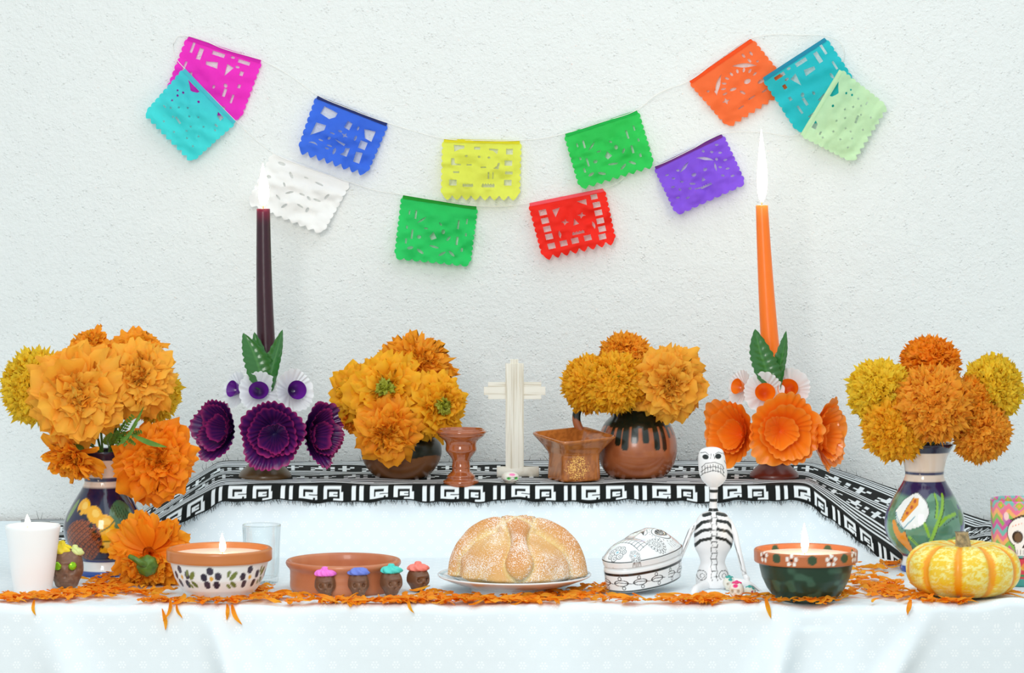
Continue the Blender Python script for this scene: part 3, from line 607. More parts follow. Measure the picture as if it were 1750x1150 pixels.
# clay pot and jug on the step
def pPot(P): P.c[:] = lin((118, 74, 40)); P.fill((P.v < 776+2*np.sin(P.u*.08)).astype(float), (26, 32, 22))
p = G(686, 816, HS+.004); k = K(p.y); POT = thing('clay_pot', 'round brown clay pot with dark glazed top on the step', 'pot', p)
lathe_thing(POT, 'pot_body', [(0, 816), (38, 816), (44, 813), (58, 800), (66, 785), (69, 770), (66, 756), (58, 746), (50, 741), (50, 736), (54, 732), (50, 732), (46, 738), (52, 750), (58, 770), (0, 800)], k, 816, pPot, SATINP, 160, 150)
def pJug(P):
    P.c[:] = lin((172, 98, 58)); P.fill(sm(.4, .7, vnoise(P.u*.05, P.v*.1, 2))*.4, (140, 68, 36))
    dark = (22, 30, 20); lim = 727+1.5*np.sin(P.u*.1)
    P.fill((P.v < lim).astype(float), dark)
    r_ = random.Random(5); x = -205
    Lp = {-62: 762, -48: 748, -36: 757, -24: 764, -8: 752, 12: 752, 31: 764, 44: 766, 55: 748, 63: 744}
    for dx, yb_ in Lp.items():
        w_ = 5.2 if yb_ > 750 else 4; P.seg([(dx, 715), (dx, yb_-5)], w_*2.5*abs(math.sqrt(max(.25, 1-(dx/70)**2))), dark)
    P.tx = lambda q: q
    for i in range(14):
        xx = 118+i*15.5; xx = xx if xx < 214 else xx-428+0
        P.seg([(xx, 715), (xx, 745+r_.random()*20)], 9, dark)
p = G(1089, 815, HS+.004); k = K(p.y); JUG = thing('clay_jug', 'round terracotta jug with dripping dark glaze and a side handle', 'jug', p)
lathe_thing(JUG, 'jug_body', [(0, 815), (42, 815), (48, 812), (60, 798), (67, 778), (68, 760), (64, 740), (55, 722), (44, 710), (38, 700), (38, 690), (44, 680), (41, 680), (34, 690), (34, 702), (50, 730), (58, 760), (0, 800)], k, 815, pJug, mat('jug_clay', rough=.25, attr=True, coat=.3, bump=(200, .15, .0004)), 230, 150)
hp = spline([((x-1089)*k, 0, (815-y)*k) for x, y in ((1046, 697), (1030, 690), (1005, 690), (988, 700), (985, 715), (992, 735), (1008, 747), (1030, 748))], 40)
V, F = captube(hp, .0072, 12, .75, up=(0, 1, 0)); vz = V[:, 2]/k; P = Paint(V[:, 0], 815-vz, (172, 98, 58)); P.fill((P.v < 716+(V[:, 0]/k+104)*.6).astype(float), (22, 30, 20))
mk('handle', V, F, MATS['jug_clay'], JUG, cols=P.c)

# goblet
p = G(788, 828, HS+.004); k = K(p.y)
t = thing('clay_goblet', 'brown glazed clay goblet censer with round foot on the step', 'goblet', p)
RED = mat('red_brown_glaze', (164, 84, 38), .12, coat=.7, mix=((146, 70, 30), 60, .4, .65), bump=(90, .12, .0008))
lathe_thing(t, 'cup', [(0, 800), (15, 800), (15, 786), (16.5, 783), (22, 775), (26, 770), (26, 758), (27, 755), (37, 746), (40, 743), (40.5, 741), (43, 739.5), (43, 736), (40, 735), (40, 733), (38, 732.5), (36, 736), (24, 755), (20, 765), (0, 768)], k, 828, None, RED, 72, 110)
lathe_thing(t, 'foot', [(0, 828), (29, 828), (30.5, 825), (30, 821), (26, 819), (24, 817), (24, 813), (20, 809), (16, 805), (15, 798), (15, 790)], k, 828, None, RED, 72, 60)

# square censer
p = G(978, 825, HS+.004); p = Vector((W(981, 0, .70).x, .705, T+HS+.005)); k = K(.705)
t = thing('square_censer', 'square brown glazed clay censer with flared rim on the step', 'censer', p)
def sqring(a, th, z, n=40, pw=9, bow=0):
    q = np.linspace(0, 2*pi, n, endpoint=False)+pi/4
    c, s = np.cos(q), np.sin(q); r = 1/((np.abs(c)**pw+np.abs(s)**pw)**(1/pw))
    x, y = r*c*a/2, r*s*a/2; return np.stack([x*cos(th)-y*sin(th), x*sin(th)+y*cos(th), 0*x+z], 1)
zs = [(66, 0), (72, 2), (71, 20), (69, 38), (70, 46), (84, 58), (102, 70), (110, 75), (111, 78), (108, 79), (98, 74), (80, 62), (62, 48), (60, 30), (1, 29)]
zsp = spline(zs, 70, True); th = -math.radians(60)
V = np.concatenate([sqring(a*k, math.radians(30)-(.1 if z < 40 else .1*(1-min(1, (z-40)/30))), z*k, 96) for a, z in zsp]); 
V[:, 2] += V[:, 1]*.11*sm(45*k, 76*k, V[:, 2]); cc = Paint(V[:, 0]/k, V[:, 2]/k, (184, 108, 48)); cc.fill(sm(.45, .6, vnoise(V[:, 0]*300+9, V[:, 2]*200+V[:, 1]*200+20, 8))*.6, (144, 78, 34)); 
CEN = mat('amber_glaze', rough=.16, attr=True, coat=.5, bump=(70, .3, .001))
# candle flame glints painted as gold flecks into the front face's colour
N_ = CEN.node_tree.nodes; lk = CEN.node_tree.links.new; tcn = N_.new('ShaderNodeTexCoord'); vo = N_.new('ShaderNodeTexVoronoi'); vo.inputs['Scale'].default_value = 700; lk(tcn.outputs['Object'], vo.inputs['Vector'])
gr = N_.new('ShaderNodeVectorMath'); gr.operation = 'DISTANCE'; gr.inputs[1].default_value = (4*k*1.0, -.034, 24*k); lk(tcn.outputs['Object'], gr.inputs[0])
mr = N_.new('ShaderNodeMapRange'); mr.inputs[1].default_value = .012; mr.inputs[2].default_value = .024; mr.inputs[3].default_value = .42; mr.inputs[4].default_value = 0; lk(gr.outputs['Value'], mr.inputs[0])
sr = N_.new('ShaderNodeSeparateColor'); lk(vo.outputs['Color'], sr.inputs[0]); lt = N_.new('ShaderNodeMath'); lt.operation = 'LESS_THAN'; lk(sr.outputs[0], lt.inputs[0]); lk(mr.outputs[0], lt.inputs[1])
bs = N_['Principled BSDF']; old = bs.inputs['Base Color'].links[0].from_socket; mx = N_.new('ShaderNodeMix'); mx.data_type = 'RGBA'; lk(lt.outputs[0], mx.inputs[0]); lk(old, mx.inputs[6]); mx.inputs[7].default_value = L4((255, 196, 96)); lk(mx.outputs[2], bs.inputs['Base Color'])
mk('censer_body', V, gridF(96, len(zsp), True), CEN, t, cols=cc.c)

# wooden cross
p = G(879, 817, HS+.004); k = K(p.y)
t = thing('wooden_cross', 'pale bare wood cross standing on a round log base', 'cross', p)
WD = mat('pale_wood', (226, 220, 204), .7, bump=(400, .2, .0003)); 
N_ = WD.node_tree.nodes; lk = WD.node_tree.links.new; tcn = N_.new('ShaderNodeTexCoord'); mp = N_.new('ShaderNodeMapping'); mp.inputs['Scale'].default_value = (260, 100, 8); nz = N_.new('ShaderNodeTexNoise'); nz.inputs['Scale'].default_value = 1; nz.inputs['Detail'].default_value = 4
lk(tcn.outputs['Object'], mp.inputs[0]); lk(mp.outputs[0], nz.inputs['Vector']); rp = N_.new('ShaderNodeValToRGB'); rp.color_ramp.elements[0].position = .36; rp.color_ramp.elements[0].color = L4((208, 198, 178)); rp.color_ramp.elements[1].position = .52; rp.color_ramp.elements[1].color = L4((236, 231, 218)); lk(nz.outputs['Fac'], rp.inputs[0]); lk(rp.outputs[0], N_['Principled BSDF'].inputs['Base Color'])
def sbox(par, name, x0, x1, y0, y1, d0, d1, m, rot=False):
    V, F = box(((x0+x1)/2-879)*k, (d0+d1)/2, (817-(y0+y1)/2)*k, (x1-x0)*k, d1-d0, (y1-y0)*k, .0006)
    return mk(name, V, F, m, par, smooth=False)
up = sbox(t, 'upright', 864, 895, 621, 806, -.006, .006, WD); sbox(up, 'upright_strip', 872, 886, 614, 621.5, -.006, .006, WD); sbox(up, 'face_strip', 871.5, 886.5, 621, 804, -.0075, -.0055, WD)
WDH = WD.copy(); WDH.node_tree.nodes['Mapping'].inputs['Scale'].default_value = (8, 100, 260)
cb = sbox(t, 'crossbar', 834, 925, 653, 682, -.0035, .0045, WDH); sbox(cb, 'crossbar_tip', 827, 834.3, 661, 675, -.0035, .0045, WDH); sbox(cb, 'crossbar_tip', 924.7, 932, 661, 675, -.0035, .0045, WDH)
V, F = captube([((-30)*k, 0, 10*k), (-29*k, 0, 10*k), (0, 0, 10*k), (41*k, 0, 10*k), (42*k, 0, 10*k)], np.array([9, 10.2, 10.2, 10.2, 9])*k, 24)
mk('log_base', V, F, mat('log_white', (226, 222, 210), .7, bump=(80, .5, .002), mix=((196, 184, 160), 30, .5, .75)), t)

# ------------------------------------------------------------------ wax-flower candle holders
def ruffle(R, depth, pleats, amp, seed, cin, cedge, layers=3, nseg=320, nr=24, cmid=None, wild=1.0):
    """trumpet of ruffled layers opening towards +Z"""
    Vs, Fs, Cs, o = [], [], [], 0; a = np.linspace(0, 2*pi, nseg, endpoint=False)
    for L in range(layers):
        f = (1, .74, .46)[L] if layers > 1 else 1; s = np.linspace(0, 1, nr)[:, None]; ph = seed*1.7+L*2.1; pl = round(pleats*(f*.7+.3))
        big = (np.sin(a*3+ph)*.5+np.sin(a*5+ph*2)*.4+np.sin(a*2-ph)*.35)*wild
        jit = 1.9*np.sin(a*3+ph)+1.1*np.sin(a*5-ph); var = .55+.45*np.sin(a*4+ph*1.3)
        rr = R*f*(.0+1.0*s**(.78+.22*L))*(1+.10*s*big[None])
        scal = np.abs(np.sin((a*pl+jit)*.5))            # rounded scallops
        rr = rr*(1+.07*s**4*(scal-.6)[None])
        lift = depth*(s**(.9+.5*L))*(1.0-.05*L)+.04*R*L
        zz = lift+R*amp*s**1.5*(np.sin(a*pl+jit)*var)[None]+R*.16*s**2*big[None]*f
        x = rr*np.cos(a)+R*.06*L*np.sin(ph)*wild; y = rr*np.sin(a)+R*.06*L*np.cos(ph)*wild
        V = np.stack([x, y, zz+0*a], -1).reshape(-1, 3); Vs.append(V); Fs.append(gridF(nseg, nr, True)+o); o += len(V)
        e = sm(.88, .99, s)*.9+.0*a; cm = lin(cmid if cmid is not None else cin); c = lin(cin)+(cm-lin(cin))*np.broadcast_to(sm(.1, .8, s)[..., None], (nr, nseg, 1))
        rib = (.5+.5*np.sin(a*pl+jit))[None]*s**1; c = c+(lin(cedge)-c)*(rib[..., None]*.22)
        c = c+(lin(cedge)-c)*np.broadcast_to(e[..., None], (nr, nseg, 1)); Cs.append(c.reshape(-1, 3))
    return np.concatenate(Vs), np.concatenate(Fs), np.concatenate(Cs)
def orient(V, d, roll=0):
    q = Vector(d).to_track_quat('Z', 'Y') @ Matrix.Rotation(roll, 3, 'Z').to_quaternion(); M = np.array(q.to_matrix()); return V @ M.T
WAXP = mat('wax_petals', rough=.22, attr=True, sss=.12, sssr=(.006, .002, .003), transl=.12, coat=.25)
def holder(label, cx, colset, flowers, whites, leaves, base_hw, basecol):
    p = G(cx, 816, HS+.004); k = K(p.y); t = thing('candle_holder', label, 'candle holder', p, 'wax flower candle holders')
    P3 = lambda x, y, dy: np.array([(x-cx)*k, dy, (816-y)*k])
    lathe_thing(t, 'base', [(0, 816), (base_hw, 816), (base_hw, 812), (base_hw-7, 802), (base_hw-17, 792), (20, 772), (12, 750), (11, 700), (12, 690), (15, 672), (19, 655), (19, 650), (15, 650), (12, 655), (0, 660)], k, 816, None, mat('holder_'+label.split()[0], basecol, .35, coat=.15), 48, 90)
    for (x, y, dy, r, d, sq, dep, lay) in flowers:
        V, F, C_ = ruffle(r*k, r*k*dep, colset['pl'], colset['amp'], x % 7+1, colset['in'], colset['edge'], lay, cmid=colset['mid'])
        V[:, 2] -= r*k*dep*.55; V = orient(V, d, x)*np.array([sq, 1, 1])+P3(x, y, dy)
        mk('ruffled_flower', V, F, WAXP, t, cols=C_)
    for (x, y, dy, r, d) in whites:
        V, F, C_ = ruffle(r*k, r*k*.45, 20, .05, x % 5, (240, 242, 244), (250, 252, 252), 1, 220, 14, wild=.4); V = orient(V, d)+P3(x, y, dy)
        wf = mk('white_flower', V, F, mat('white_wax_petals', rough=.3, attr=True, transl=.25), t, cols=C_)
        s = np.linspace(0, 1, 14); pr = np.stack([r*k*(.001+.50*np.sqrt(s)), r*k*(.62*s+.06)], 1); V, a, F = lathe_grid(pr, 32); V[:, 1] *= .9
        # inner trumpet
        c = lin(colset['tube0'])+(lin(colset['tube'])-lin(colset['tube0']))*sm(0, .6, V[:, 2:3]/(r*k*.7)); V = orient(V, d)+P3(x, y, dy); mk('trumpet', V, F, WAXP, wf, cols=c)
    for (pts, wd, yaw, dy) in leaves:
        n, m = 15, 30; P = spline([P3(x, y, dy) for x, y in pts], m); s = np.linspace(0, 1, m)
        ww = wd*k*np.sin(pi*np.clip(s*.93+.07, 0, 1)**.8)**.8*(.92+.20*np.abs(np.sin(s*pi*9))); u = np.linspace(-1, 1, n)
        ax = np.array([cos(yaw), sin(yaw), 0]); nm = np.array([sin(yaw), -cos(yaw), 0])
        V = P[:, None]+ax*(u[None, :, None]*ww[:, None, None])+nm*((-.30*(u**2)[None, :, None])*ww[:, None, None]*(-1)+(.07*np.abs(np.sin((s*9)[:, None]*pi-np.abs(u)[None]*3)))[..., None]*ww[:, None, None])
        cc_ = np.tile(lin((52, 112, 48)), (m*n, 1)); rib = 1-sm(.0, .12, np.abs(np.tile(u, m))); cc_ = cc_+(lin((86, 146, 70))-cc_)*rib[:, None]*.6
        mk('leaf', V.reshape(-1, 3), gridF(n, m), mat('wax_leaf', rough=.25, attr=True, coat=.4, transl=.15), t, cols=cc_)
    return t
PUR = dict(**{'in': (28, 22, 84), 'mid': (72, 26, 100), 'edge': (178, 48, 116), 'pl': 30, 'amp': .06, 'tube': (110, 36, 150), 'tube0': (30, 14, 60)})
ORA = dict(**{'in': (250, 104, 14), 'mid': (255, 136, 28), 'edge': (255, 156, 60), 'pl': 22, 'amp': .035, 'tube': (250, 128, 16), 'tube0': (220, 80, 10)})
holder('purple ruffled wax flower candle holder with two green leaves', 453, PUR,
       [(382, 732, -.025, 52, (-.62, -.78, .12), .95, .95, 3), (543, 738, -.025, 54, (.78, -.62, .05), .9, .9, 3), (470, 736, -.055, 57, (.03, -.98, -.12), .98, .75, 3)],
       [(413, 668, .005, 32, (-.75, -.6, .2)), (444, 670, -.022, 34, (.1, -.95, .25)), (497, 668, -.012, 36, (.55, -.8, .15))],
       [([(452, 664), (443, 622), (431, 592), (418, 568)], 23, .25, -.022), ([(462, 668), (468, 628), (477, 595), (485, 562)], 17, -.55, -.024), ([(450, 660), (442, 615), (438, 590), (433, 568)], 15, 0, .018)], 45, (92, 66, 34))
holder('orange ruffled wax flower candle holder with two green leaves', 1323, ORA,
       [(1252, 738, -.025, 56, (-.62, -.78, .08), .9, .9, 3), (1402, 742, -.025, 60, (.78, -.62, 0), .8, .9, 3), (1334, 730, -.06, 62, (.02, -.98, -.05), 1, .6, 3)],
       [(1275, 664, .008, 30, (-.8, -.5, .2)), (1302, 672, -.024, 35, (.05, -.96, .2)), (1350, 666, -.016, 36, (-.3, -.9, .2))],
       [([(1316, 662), (1305, 625), (1296, 598), (1288, 561)], 22, .1, -.026), ([(1325, 668), (1330, 628), (1337, 595), (1341, 564)], 14, -.75, -.026)], 42, (104, 36, 20))

# ------------------------------------------------------------------ marigolds
def petal(seed, W0=.42, curl=1.0, ruf=.07, n=7, m=6, notch=.1):
    r_ = np.random.default_rng(seed); s = np.linspace(0, 1, m)**.72; u = np.linspace(-1, 1, n)
    a = curl*s**1.4; ds = 1/(m-1); z = np.r_[0, np.cumsum(np.cos(a[:-1])*np.diff(s))]; y = np.r_[0, np.cumsum(np.sin(a[:-1])*np.diff(s))]
    wd = W0*(.28+.72*np.sin(np.clip(s*.72+.04, 0, 1)*pi*.93)**1.0)*(1+.1*r_.normal()); wd[-1] *= .78; ph = r_.uniform(0, 6)
    V = np.zeros((m, n, 3)); 
    ext = 1+notch*(np.sin(u*6+r_.uniform(0, 6))*.45-.2*u**2-1.6*u**6)
    V[..., 0] = u[None]*wd[:, None]+r_.normal()*.05*s[:, None]**2
    V[..., 2] = z[:, None]*(1+(ext-1)[None]*s[:, None]**3); V[..., 1] = y[:, None]*(1+(ext-1)[None]*s[:, None]**3)
    d = ruf*s[:, None]**1.5*np.sin(u[None]*r_.uniform(4, 7)+ph)+.10*(u[None]**2)*(-1)*s[:, None]*.8
    V[..., 1] += d*np.cos(a)[:, None]; V[..., 2] -= d*np.sin(a)[:, None]
    col = np.zeros((m, n, 3)); col[..., 0] = sm(.05, .85, s)[:, None]; col[..., 1] = r_.uniform(0, .35)
    return V.reshape(-1, 3), gridF(n, m), col.reshape(-1, 3)
BROAD = [petal(i, .37, c, .13) for i, c in enumerate((.3, .7, 1.0, 1.25, 1.6, .85))]
RAY = [petal(20+i, .21, c, .07) for i, c in enumerate((.1, .35, .6, -.25, .8, .2))]
SMALL = [petal(50+i, .32, c, .17, 5, 4, .25) for i, c in enumerate((-.4, .3, .8, 1.4, 1.0))]
FRILL = [petal(80+i, .34, c, .22, 5, 4, .3) for i, c in enumerate((-1.7, -.9, .6, 1.3, 2.0, 1.6))]
BANK = {}
def bank(colname, src=None):
    key = (colname, src is None)
    if key not in BANK: BANK[key] = [newmesh('petal', V, F, C_, True, MATS['petal_'+colname]) for V, F, C_ in (src or BROAD)]
    return BANK[key]
for nm_, dp, tp in (('amber', (255, 160, 24), (255, 196, 70)), ('orange', (254, 138, 14), (255, 180, 44)), ('deep', (252, 118, 8), (255, 162, 28)), ('yellow', (250, 190, 14), (255, 222, 60)), ('gold', (255, 160, 14), (255, 200, 44)), ('coral', (255, 150, 26), (255, 184, 56)), ('scatter', (252, 138, 14), (255, 180, 48))):
    petal_mat('petal_'+nm_, dp, tp)
def frame(th, ph):
    d = np.array([sin(th)*cos(ph), sin(th)*sin(ph), cos(th)]); e = np.array([cos(th)*cos(ph), cos(th)*sin(ph), -sin(th)]); return d, e, np.cross(e, d)
def stuff_petals(bankv, N, R, th0, th1, seed, lenf, flat=.8, r0=.15, pw=.8, green=None, jit=.12):
    r_ = np.random.default_rng(seed); Vs, Fs, Cs, o = [], [], [], 0
    for i in range(N):
        t = (i+.5)/N; th = th0+(th1-th0)*t**pw+r_.normal()*jit; ph = i*2.39996+r_.normal()*.2; d, e, x = frame(th, ph)
        V, F, C_ = bankv[r_.integers(len(bankv))]; L = R*lenf(th)*(1+r_.normal()*.10); rot = r_.normal()*.6
        x2 = x*cos(rot)+e*sin(rot); e2 = -x*sin(rot)+e*cos(rot)
        M = np.stack([x2, e2, d], 0); Vv = (V*L)@M+d*R*r0; Vv[:, 2] *= flat; Vs.append(Vv); Fs.append(F+o); o += len(V); cc_ = C_.copy(); cc_[:, 1] = r_.uniform(0, .4); Cs.append(cc_)
    return np.concatenate(Vs), np.concatenate(Fs), np.concatenate(Cs)
def marigold(label, px, py, rpx, Y, d, kind, colname, group, mouth, npet=76, seed=None, calyx=True, stem=True, flat=.82, green=False, ray=False, thr=(.38, 1.72)):
    seed = seed if seed is not None else int(px*7+py); r_ = np.random.default_rng(seed)
    c = W(px, py, Y); R = rpx*K(Y)*1.04; dv = Vector(d).normalized(); base = Vector(mouth) if mouth is not None else c
    t = thing('marigold', label, 'flower', base, group)
    q = dv.to_track_quat('Z', 'Y'); M4 = Matrix.Translation(c-base) @ q.to_matrix().to_4x4(); Mn = np.array(q.to_matrix()); cn = np.array(c-base)
    m = MATS['petal_'+colname]
    if kind == 'broad':
        bk = bank(colname, RAY if ray else None)
        for i in range(npet):
            tq_ = (i+.5)/npet; th = thr[0]+thr[1]*tq_**.85+r_.normal()*.13; ph = i*2.39996+r_.normal()*.15
            dd, e, x = frame(th, ph); L = R*(.60+.24*sm(.3, 1.4, th))*(1+r_.normal()*.10)*(1.08 if ray else 1); rot = r_.normal()*.4
            x2 = x*cos(rot)+e*sin(rot); e2 = -x*sin(rot)+e*cos(rot)
            wsc = r_.uniform(.95, 1.35)
            Mp = Matrix(((x2[0]*L*wsc, e2[0]*L, dd[0]*L, dd[0]*R*.2), (x2[1]*L*wsc, e2[1]*L, dd[1]*L, dd[1]*R*.2), (x2[2]*L*wsc, e2[2]*L, dd[2]*L, dd[2]*R*.2), (0, 0, 0, 1)))
            o = bpy.data.objects.new('petal', bk[(i*5+int(r_.integers(6))) % 6]); COL.objects.link(o); o.parent = t
            o.matrix_local = M4 @ Matrix.Diagonal((1, 1, flat, 1)) @ Mp
        V, F, C_ = stuff_petals(SMALL, 110, R, .0, 1.1, seed, lambda th: .52+.16*th, flat, jit=.2)
    elif kind == 'frilly':
        V, F, C_ = stuff_petals(FRILL, 900, R, 0., 2.2, seed, lambda th: .40+.05*sin(min(th, 1.5)), flat, .60, .72, jit=.14)
        core, _, cF = lathe_grid(np.array([(R*.66*sin(q), R*.66*flat*cos(q)) for q in np.linspace(pi-.6, .001, 12)]), 20)
        F = np.concatenate([F, cF+len(V)]); V = np.concatenate([V, core]); C_ = np.concatenate([C_, np.tile([[.35, .3, 0]], (len(core), 1))])
    else:
        V, F, C_ = stuff_petals(SMALL, 460, R, 0., 2.1, seed, lambda th: .55+.12*sin(min(th, 1.5)), flat, .36, .75, jit=.16)
    o = mk('flower_head' if kind != 'broad' else 'floret_cluster', V@Mn.T+cn, F, m, t, cols=C_); o['kind'] = 'stuff'
    if green:
        V, F, C_ = stuff_petals(FRILL, 50, R*.30, 0., 1.2, seed+9, lambda th: .8, .8); V[:, 2] += R*.54
        g = mk('disc_center', V@Mn.T+cn, F, mat('green_center', (150, 150, 24), .6), t, cols=C_)
    if calyx:
        V, a, F = lathe_grid(np.array([(R*.30, -R*.02), (R*.30, -R*.12), (R*.27, -R*.3), (R*.18, -R*.45), (R*.07, -R*.55), (.001, -R*.56)]), 14); mk('calyx', V@Mn.T+cn, F, DARKG, t)
    if stem and mouth is not None:
        back = cn-np.array(dv)*R*.5; pth = spline([(0, 0, -.05), (back[0]*.15, back[1]*.15, .0), tuple(back*.75+np.array([0, 0, .0])), tuple(back)], 14); V, F = captube(pth, .0019, 7); mk('stem', V, F, GREENP, t)
    return t
def foliage(parent, pts, col=GREENP):
    """thin pinnate leaf along a path, in thing-local coordinates"""
    P = spline(pts, 12); parts = [captube(P, .0008, 5)]
    for i in range(2, 12):
        for sg in (-1, 1):
            dr = P[min(i, 11)]-P[max(i-1, 0)]; dr /= np.linalg.norm(dr)+1e-9; sd = np.cross(dr, [0, 1, 0]); L = .018*(1-i/16)
            tip = P[i]+(dr*.8+sd*sg*.9)*L+np.array([0, -.002, 0]); mid = (P[i]+tip)/2; w_ = np.cross(tip-P[i], [0, 1, 0]); w_ /= np.linalg.norm(w_)+1e-9; w_ *= .0022
            V = np.array([P[i], mid+w_, tip, mid-w_]); parts.append((V, np.array([[0, 1, 2, 3]])))
    V, F = join([(a, b) for a, b in parts]); return mk('foliage', V, F, col, parent)
Yl = VL[1].y; mouth = W(178, 772, Yl); gl = 'marigolds in the sunflower vase'
M_ = marigold
f1 = M_('largest amber marigold, front of the sunflower vase bunch', 137, 676, 82, Yl-.075, (.05, -1, .05), 'broad', 'amber', gl, mouth, 110, flat=.7)
f2 = M_('amber marigold right of the largest one in the sunflower vase', 238, 645, 60, Yl-.05, (.25, -1, .15), 'broad', 'amber', gl, mouth, 84)
M_('small orange marigold at the very top of the sunflower vase bunch', 155, 592, 37, Yl+.0, (-.1, -.6, .8), 'broad', 'orange', gl, mouth, 44)
M_('ruffled orange marigold at the top right of the sunflower vase bunch', 237, 603, 48, Yl+.03, (.2, -.5, .8), 'broad', 'orange', gl, mouth, 60)
M_('yellow frilly marigold at the far left of the sunflower vase bunch', 62, 661, 60, Yl-.02, (-.6, -.8, .1), 'frilly', 'yellow', gl, mouth)
M_('yellow frilly marigold peeping out behind, right side of sunflower vase', 262, 672, 47, Yl+.03, (.6, -.6, 0), 'frilly', 'yellow', gl, mouth)
f7 = M_('drooping orange marigold at the left lip of the sunflower vase', 128, 775, 50, Yl-.055, (-.35, -.5, -.65), 'broad', 'orange', gl, mouth, 46, flat=.9, ray=True, thr=(.3, 1.3))
f8 = M_('loose deep orange marigold hanging right of the sunflower vase neck', 268, 788, 66, Yl-.045, (.3, -1, -.05), 'broad', 'deep', gl, mouth, 96, flat=.7, ray=False)
for pts in ([(200, 768), (212, 752), (226, 742), (240, 738)], [(196, 766), (204, 745), (214, 728), (226, 712)], [(190, 765), (196, 752), (204, 742), (214, 758)], [(198, 764), (206, 752), (214, 745), (222, 752), (230, 758)], [(186, 766), (184, 752), (190, 742)]):
    ths = [np.array(W(x, y, Yl-.03-.022*i)-f8.location) for i, (x, y) in enumerate(pts)]; foliage(f8, ths)
for a_, b_, wl_ in (((224, 742), (286, 764), 4.5), ((200, 762), (236, 722), 3.0), ((222, 736), (246, 694), 2.6)):
    A_ = np.array(W(*a_, Yl-.105)-f8.location); B2 = np.array(W(*b_, Yl-.125)-f8.location); s9 = np.linspace(0, 1, 10)[:, None]; P9 = A_+(B2-A_)*s9; P9[:, 2] -= .003*np.sin(s9[:, 0]*pi)
    pp = np.cross(B2-A_, [0, 1, 0]); pp /= np.linalg.norm(pp); w9 = wl_*.0009*np.sin(pi*np.clip(s9*.9+.08, 0, 1))
    V = np.stack([P9+pp*w9, P9+np.array([0, .0012, 0]), P9-pp*w9], 1).reshape(-1, 3); mk('leaf', V, gridF(3, 10), GREENP, f8)
pr = G(255, 998); lay = M_('orange marigold lying face down on the table, green calyx showing', 256, 945, 60, pr.y-.01, (.10, .86, .12), 'broad', 'orange', 'loose marigold', None, 150, flat=.8, calyx=False, seed=31, ray=True, thr=(.5, 1.35))
cc0 = np.array(W(262, 957, pr.y)-W(256, 945, pr.y-.01))+np.array([0, -.006, 0]); 
r5 = np.random.default_rng(5); bk5 = bank('orange')
for i5 in range(80):                                # crumpled lower petals folded towards the viewer
    dd = np.array([r5.uniform(-1, 1), r5.uniform(-.75, -.25), r5.uniform(-1, .02)]); dd /= np.linalg.norm(dd); L5 = r5.uniform(.026, .036)
    e5 = np.cross(dd, [0, 1, 0]); e5 /= np.linalg.norm(e5); rr5 = r5.uniform(-.8, .8)+(0 if i5 % 2 else pi); f5 = np.cross(dd, e5); ee = f5*cos(rr5)+e5*sin(rr5); xx5 = np.cross(ee, dd)
    o = bpy.data.objects.new('petal', bk5[i5 % 6]); COL.objects.link(o); o.parent = lay
    o.matrix_local = Matrix([[xx5[q]*L5, ee[q]*L5, dd[q]*L5, dd[q]*.016+(0, -.004, -.002)[q]] for q in range(3)]+[[0, 0, 0, 1]])
prf = spline([(0, -.002), (.011, -.001), (.015, -.008), (.0155, -.016), (.0125, -.024), (.007, -.029), (.004, -.031), (.0001, -.0315)], 24); V, a, F = lathe_grid(prf, 40); V[:, :2] *= (1+.05*np.cos(8*a))[:, None]
V = orient(V, (.15, 1, .15))+cc0+np.array([0, -.032, 0]); mk('calyx', V, F, DARKG, lay)
V, F = captube(spline([(cc0[0]-.002, cc0[1]-.055, cc0[2]-.0), (cc0[0]-.008, cc0[1]-.066, cc0[2]+.004), (cc0[0]-.020, cc0[1]-.066, cc0[2]+.012), (cc0[0]-.026, cc0[1]-.062, cc0[2]+.014)], 12), np.linspace(.0055, .0035, 12), 10); mk('stem', V, F, DARKG, lay)

Yp = POT.location.y; mouth = W(686, 738, Yp); gp = 'marigolds in the round clay pot'
M_('orange frilly marigold crowning the round clay pot bunch', 708, 634, 62, Yp+.02, (.15, -.7, .6), 'fluffy', 'orange', gp, mouth)
M_('orange marigold at the left edge of the clay pot bunch', 618, 672, 54, Yp-.01, (-.6, -.8, .1), 'broad', 'gold', gp, mouth, 76)
M_('large orange marigold in the middle of the clay pot bunch', 662, 668, 62, Yp-.05, (-.05, -1, .2), 'broad', 'gold', gp, mouth, 90, green=True)
M_('orange marigold with yellow green centre, right of clay pot bunch', 744, 694, 56, Yp-.04, (.45, -.9, .05), 'broad', 'gold', gp, mouth, 80, green=True)
M_('orange marigold hanging lowest over the clay pot rim', 664, 736, 54, Yp-.078, (-.05, -1, -.15), 'broad', 'orange', gp, mouth, 70)
M_('small deep orange marigold tucked low at the left of the clay pot bunch', 604, 712, 30, Yp+.0, (-.5, -.6, -.3), 'broad', 'deep', gp, mouth, 36)

Yj = JUG.location.y; mouth = W(1089, 688, Yj); gj = 'marigolds in the terracotta jug'
M_('orange frilly marigold at the left of the jug bunch', 1008, 656, 47, Yj-.03, (-.5, -.9, .1), 'frilly', 'gold', gj, mouth)
M_('orange frilly marigold with green centre, middle of the jug bunch', 1052, 654, 49, Yj-.06, (-.05, -1, .12), 'frilly', 'gold', gj, mouth, green=True)
M_('small orange frilly marigold at the top back of the jug bunch', 1068, 606, 40, Yj+.02, (0, -.5, .85), 'frilly', 'orange', gj, mouth)
M_('large broad petalled orange marigold at the right of the jug bunch', 1140, 654, 63, Yj-.05, (.15, -1, .05), 'broad', 'amber', gj, mouth, 88)

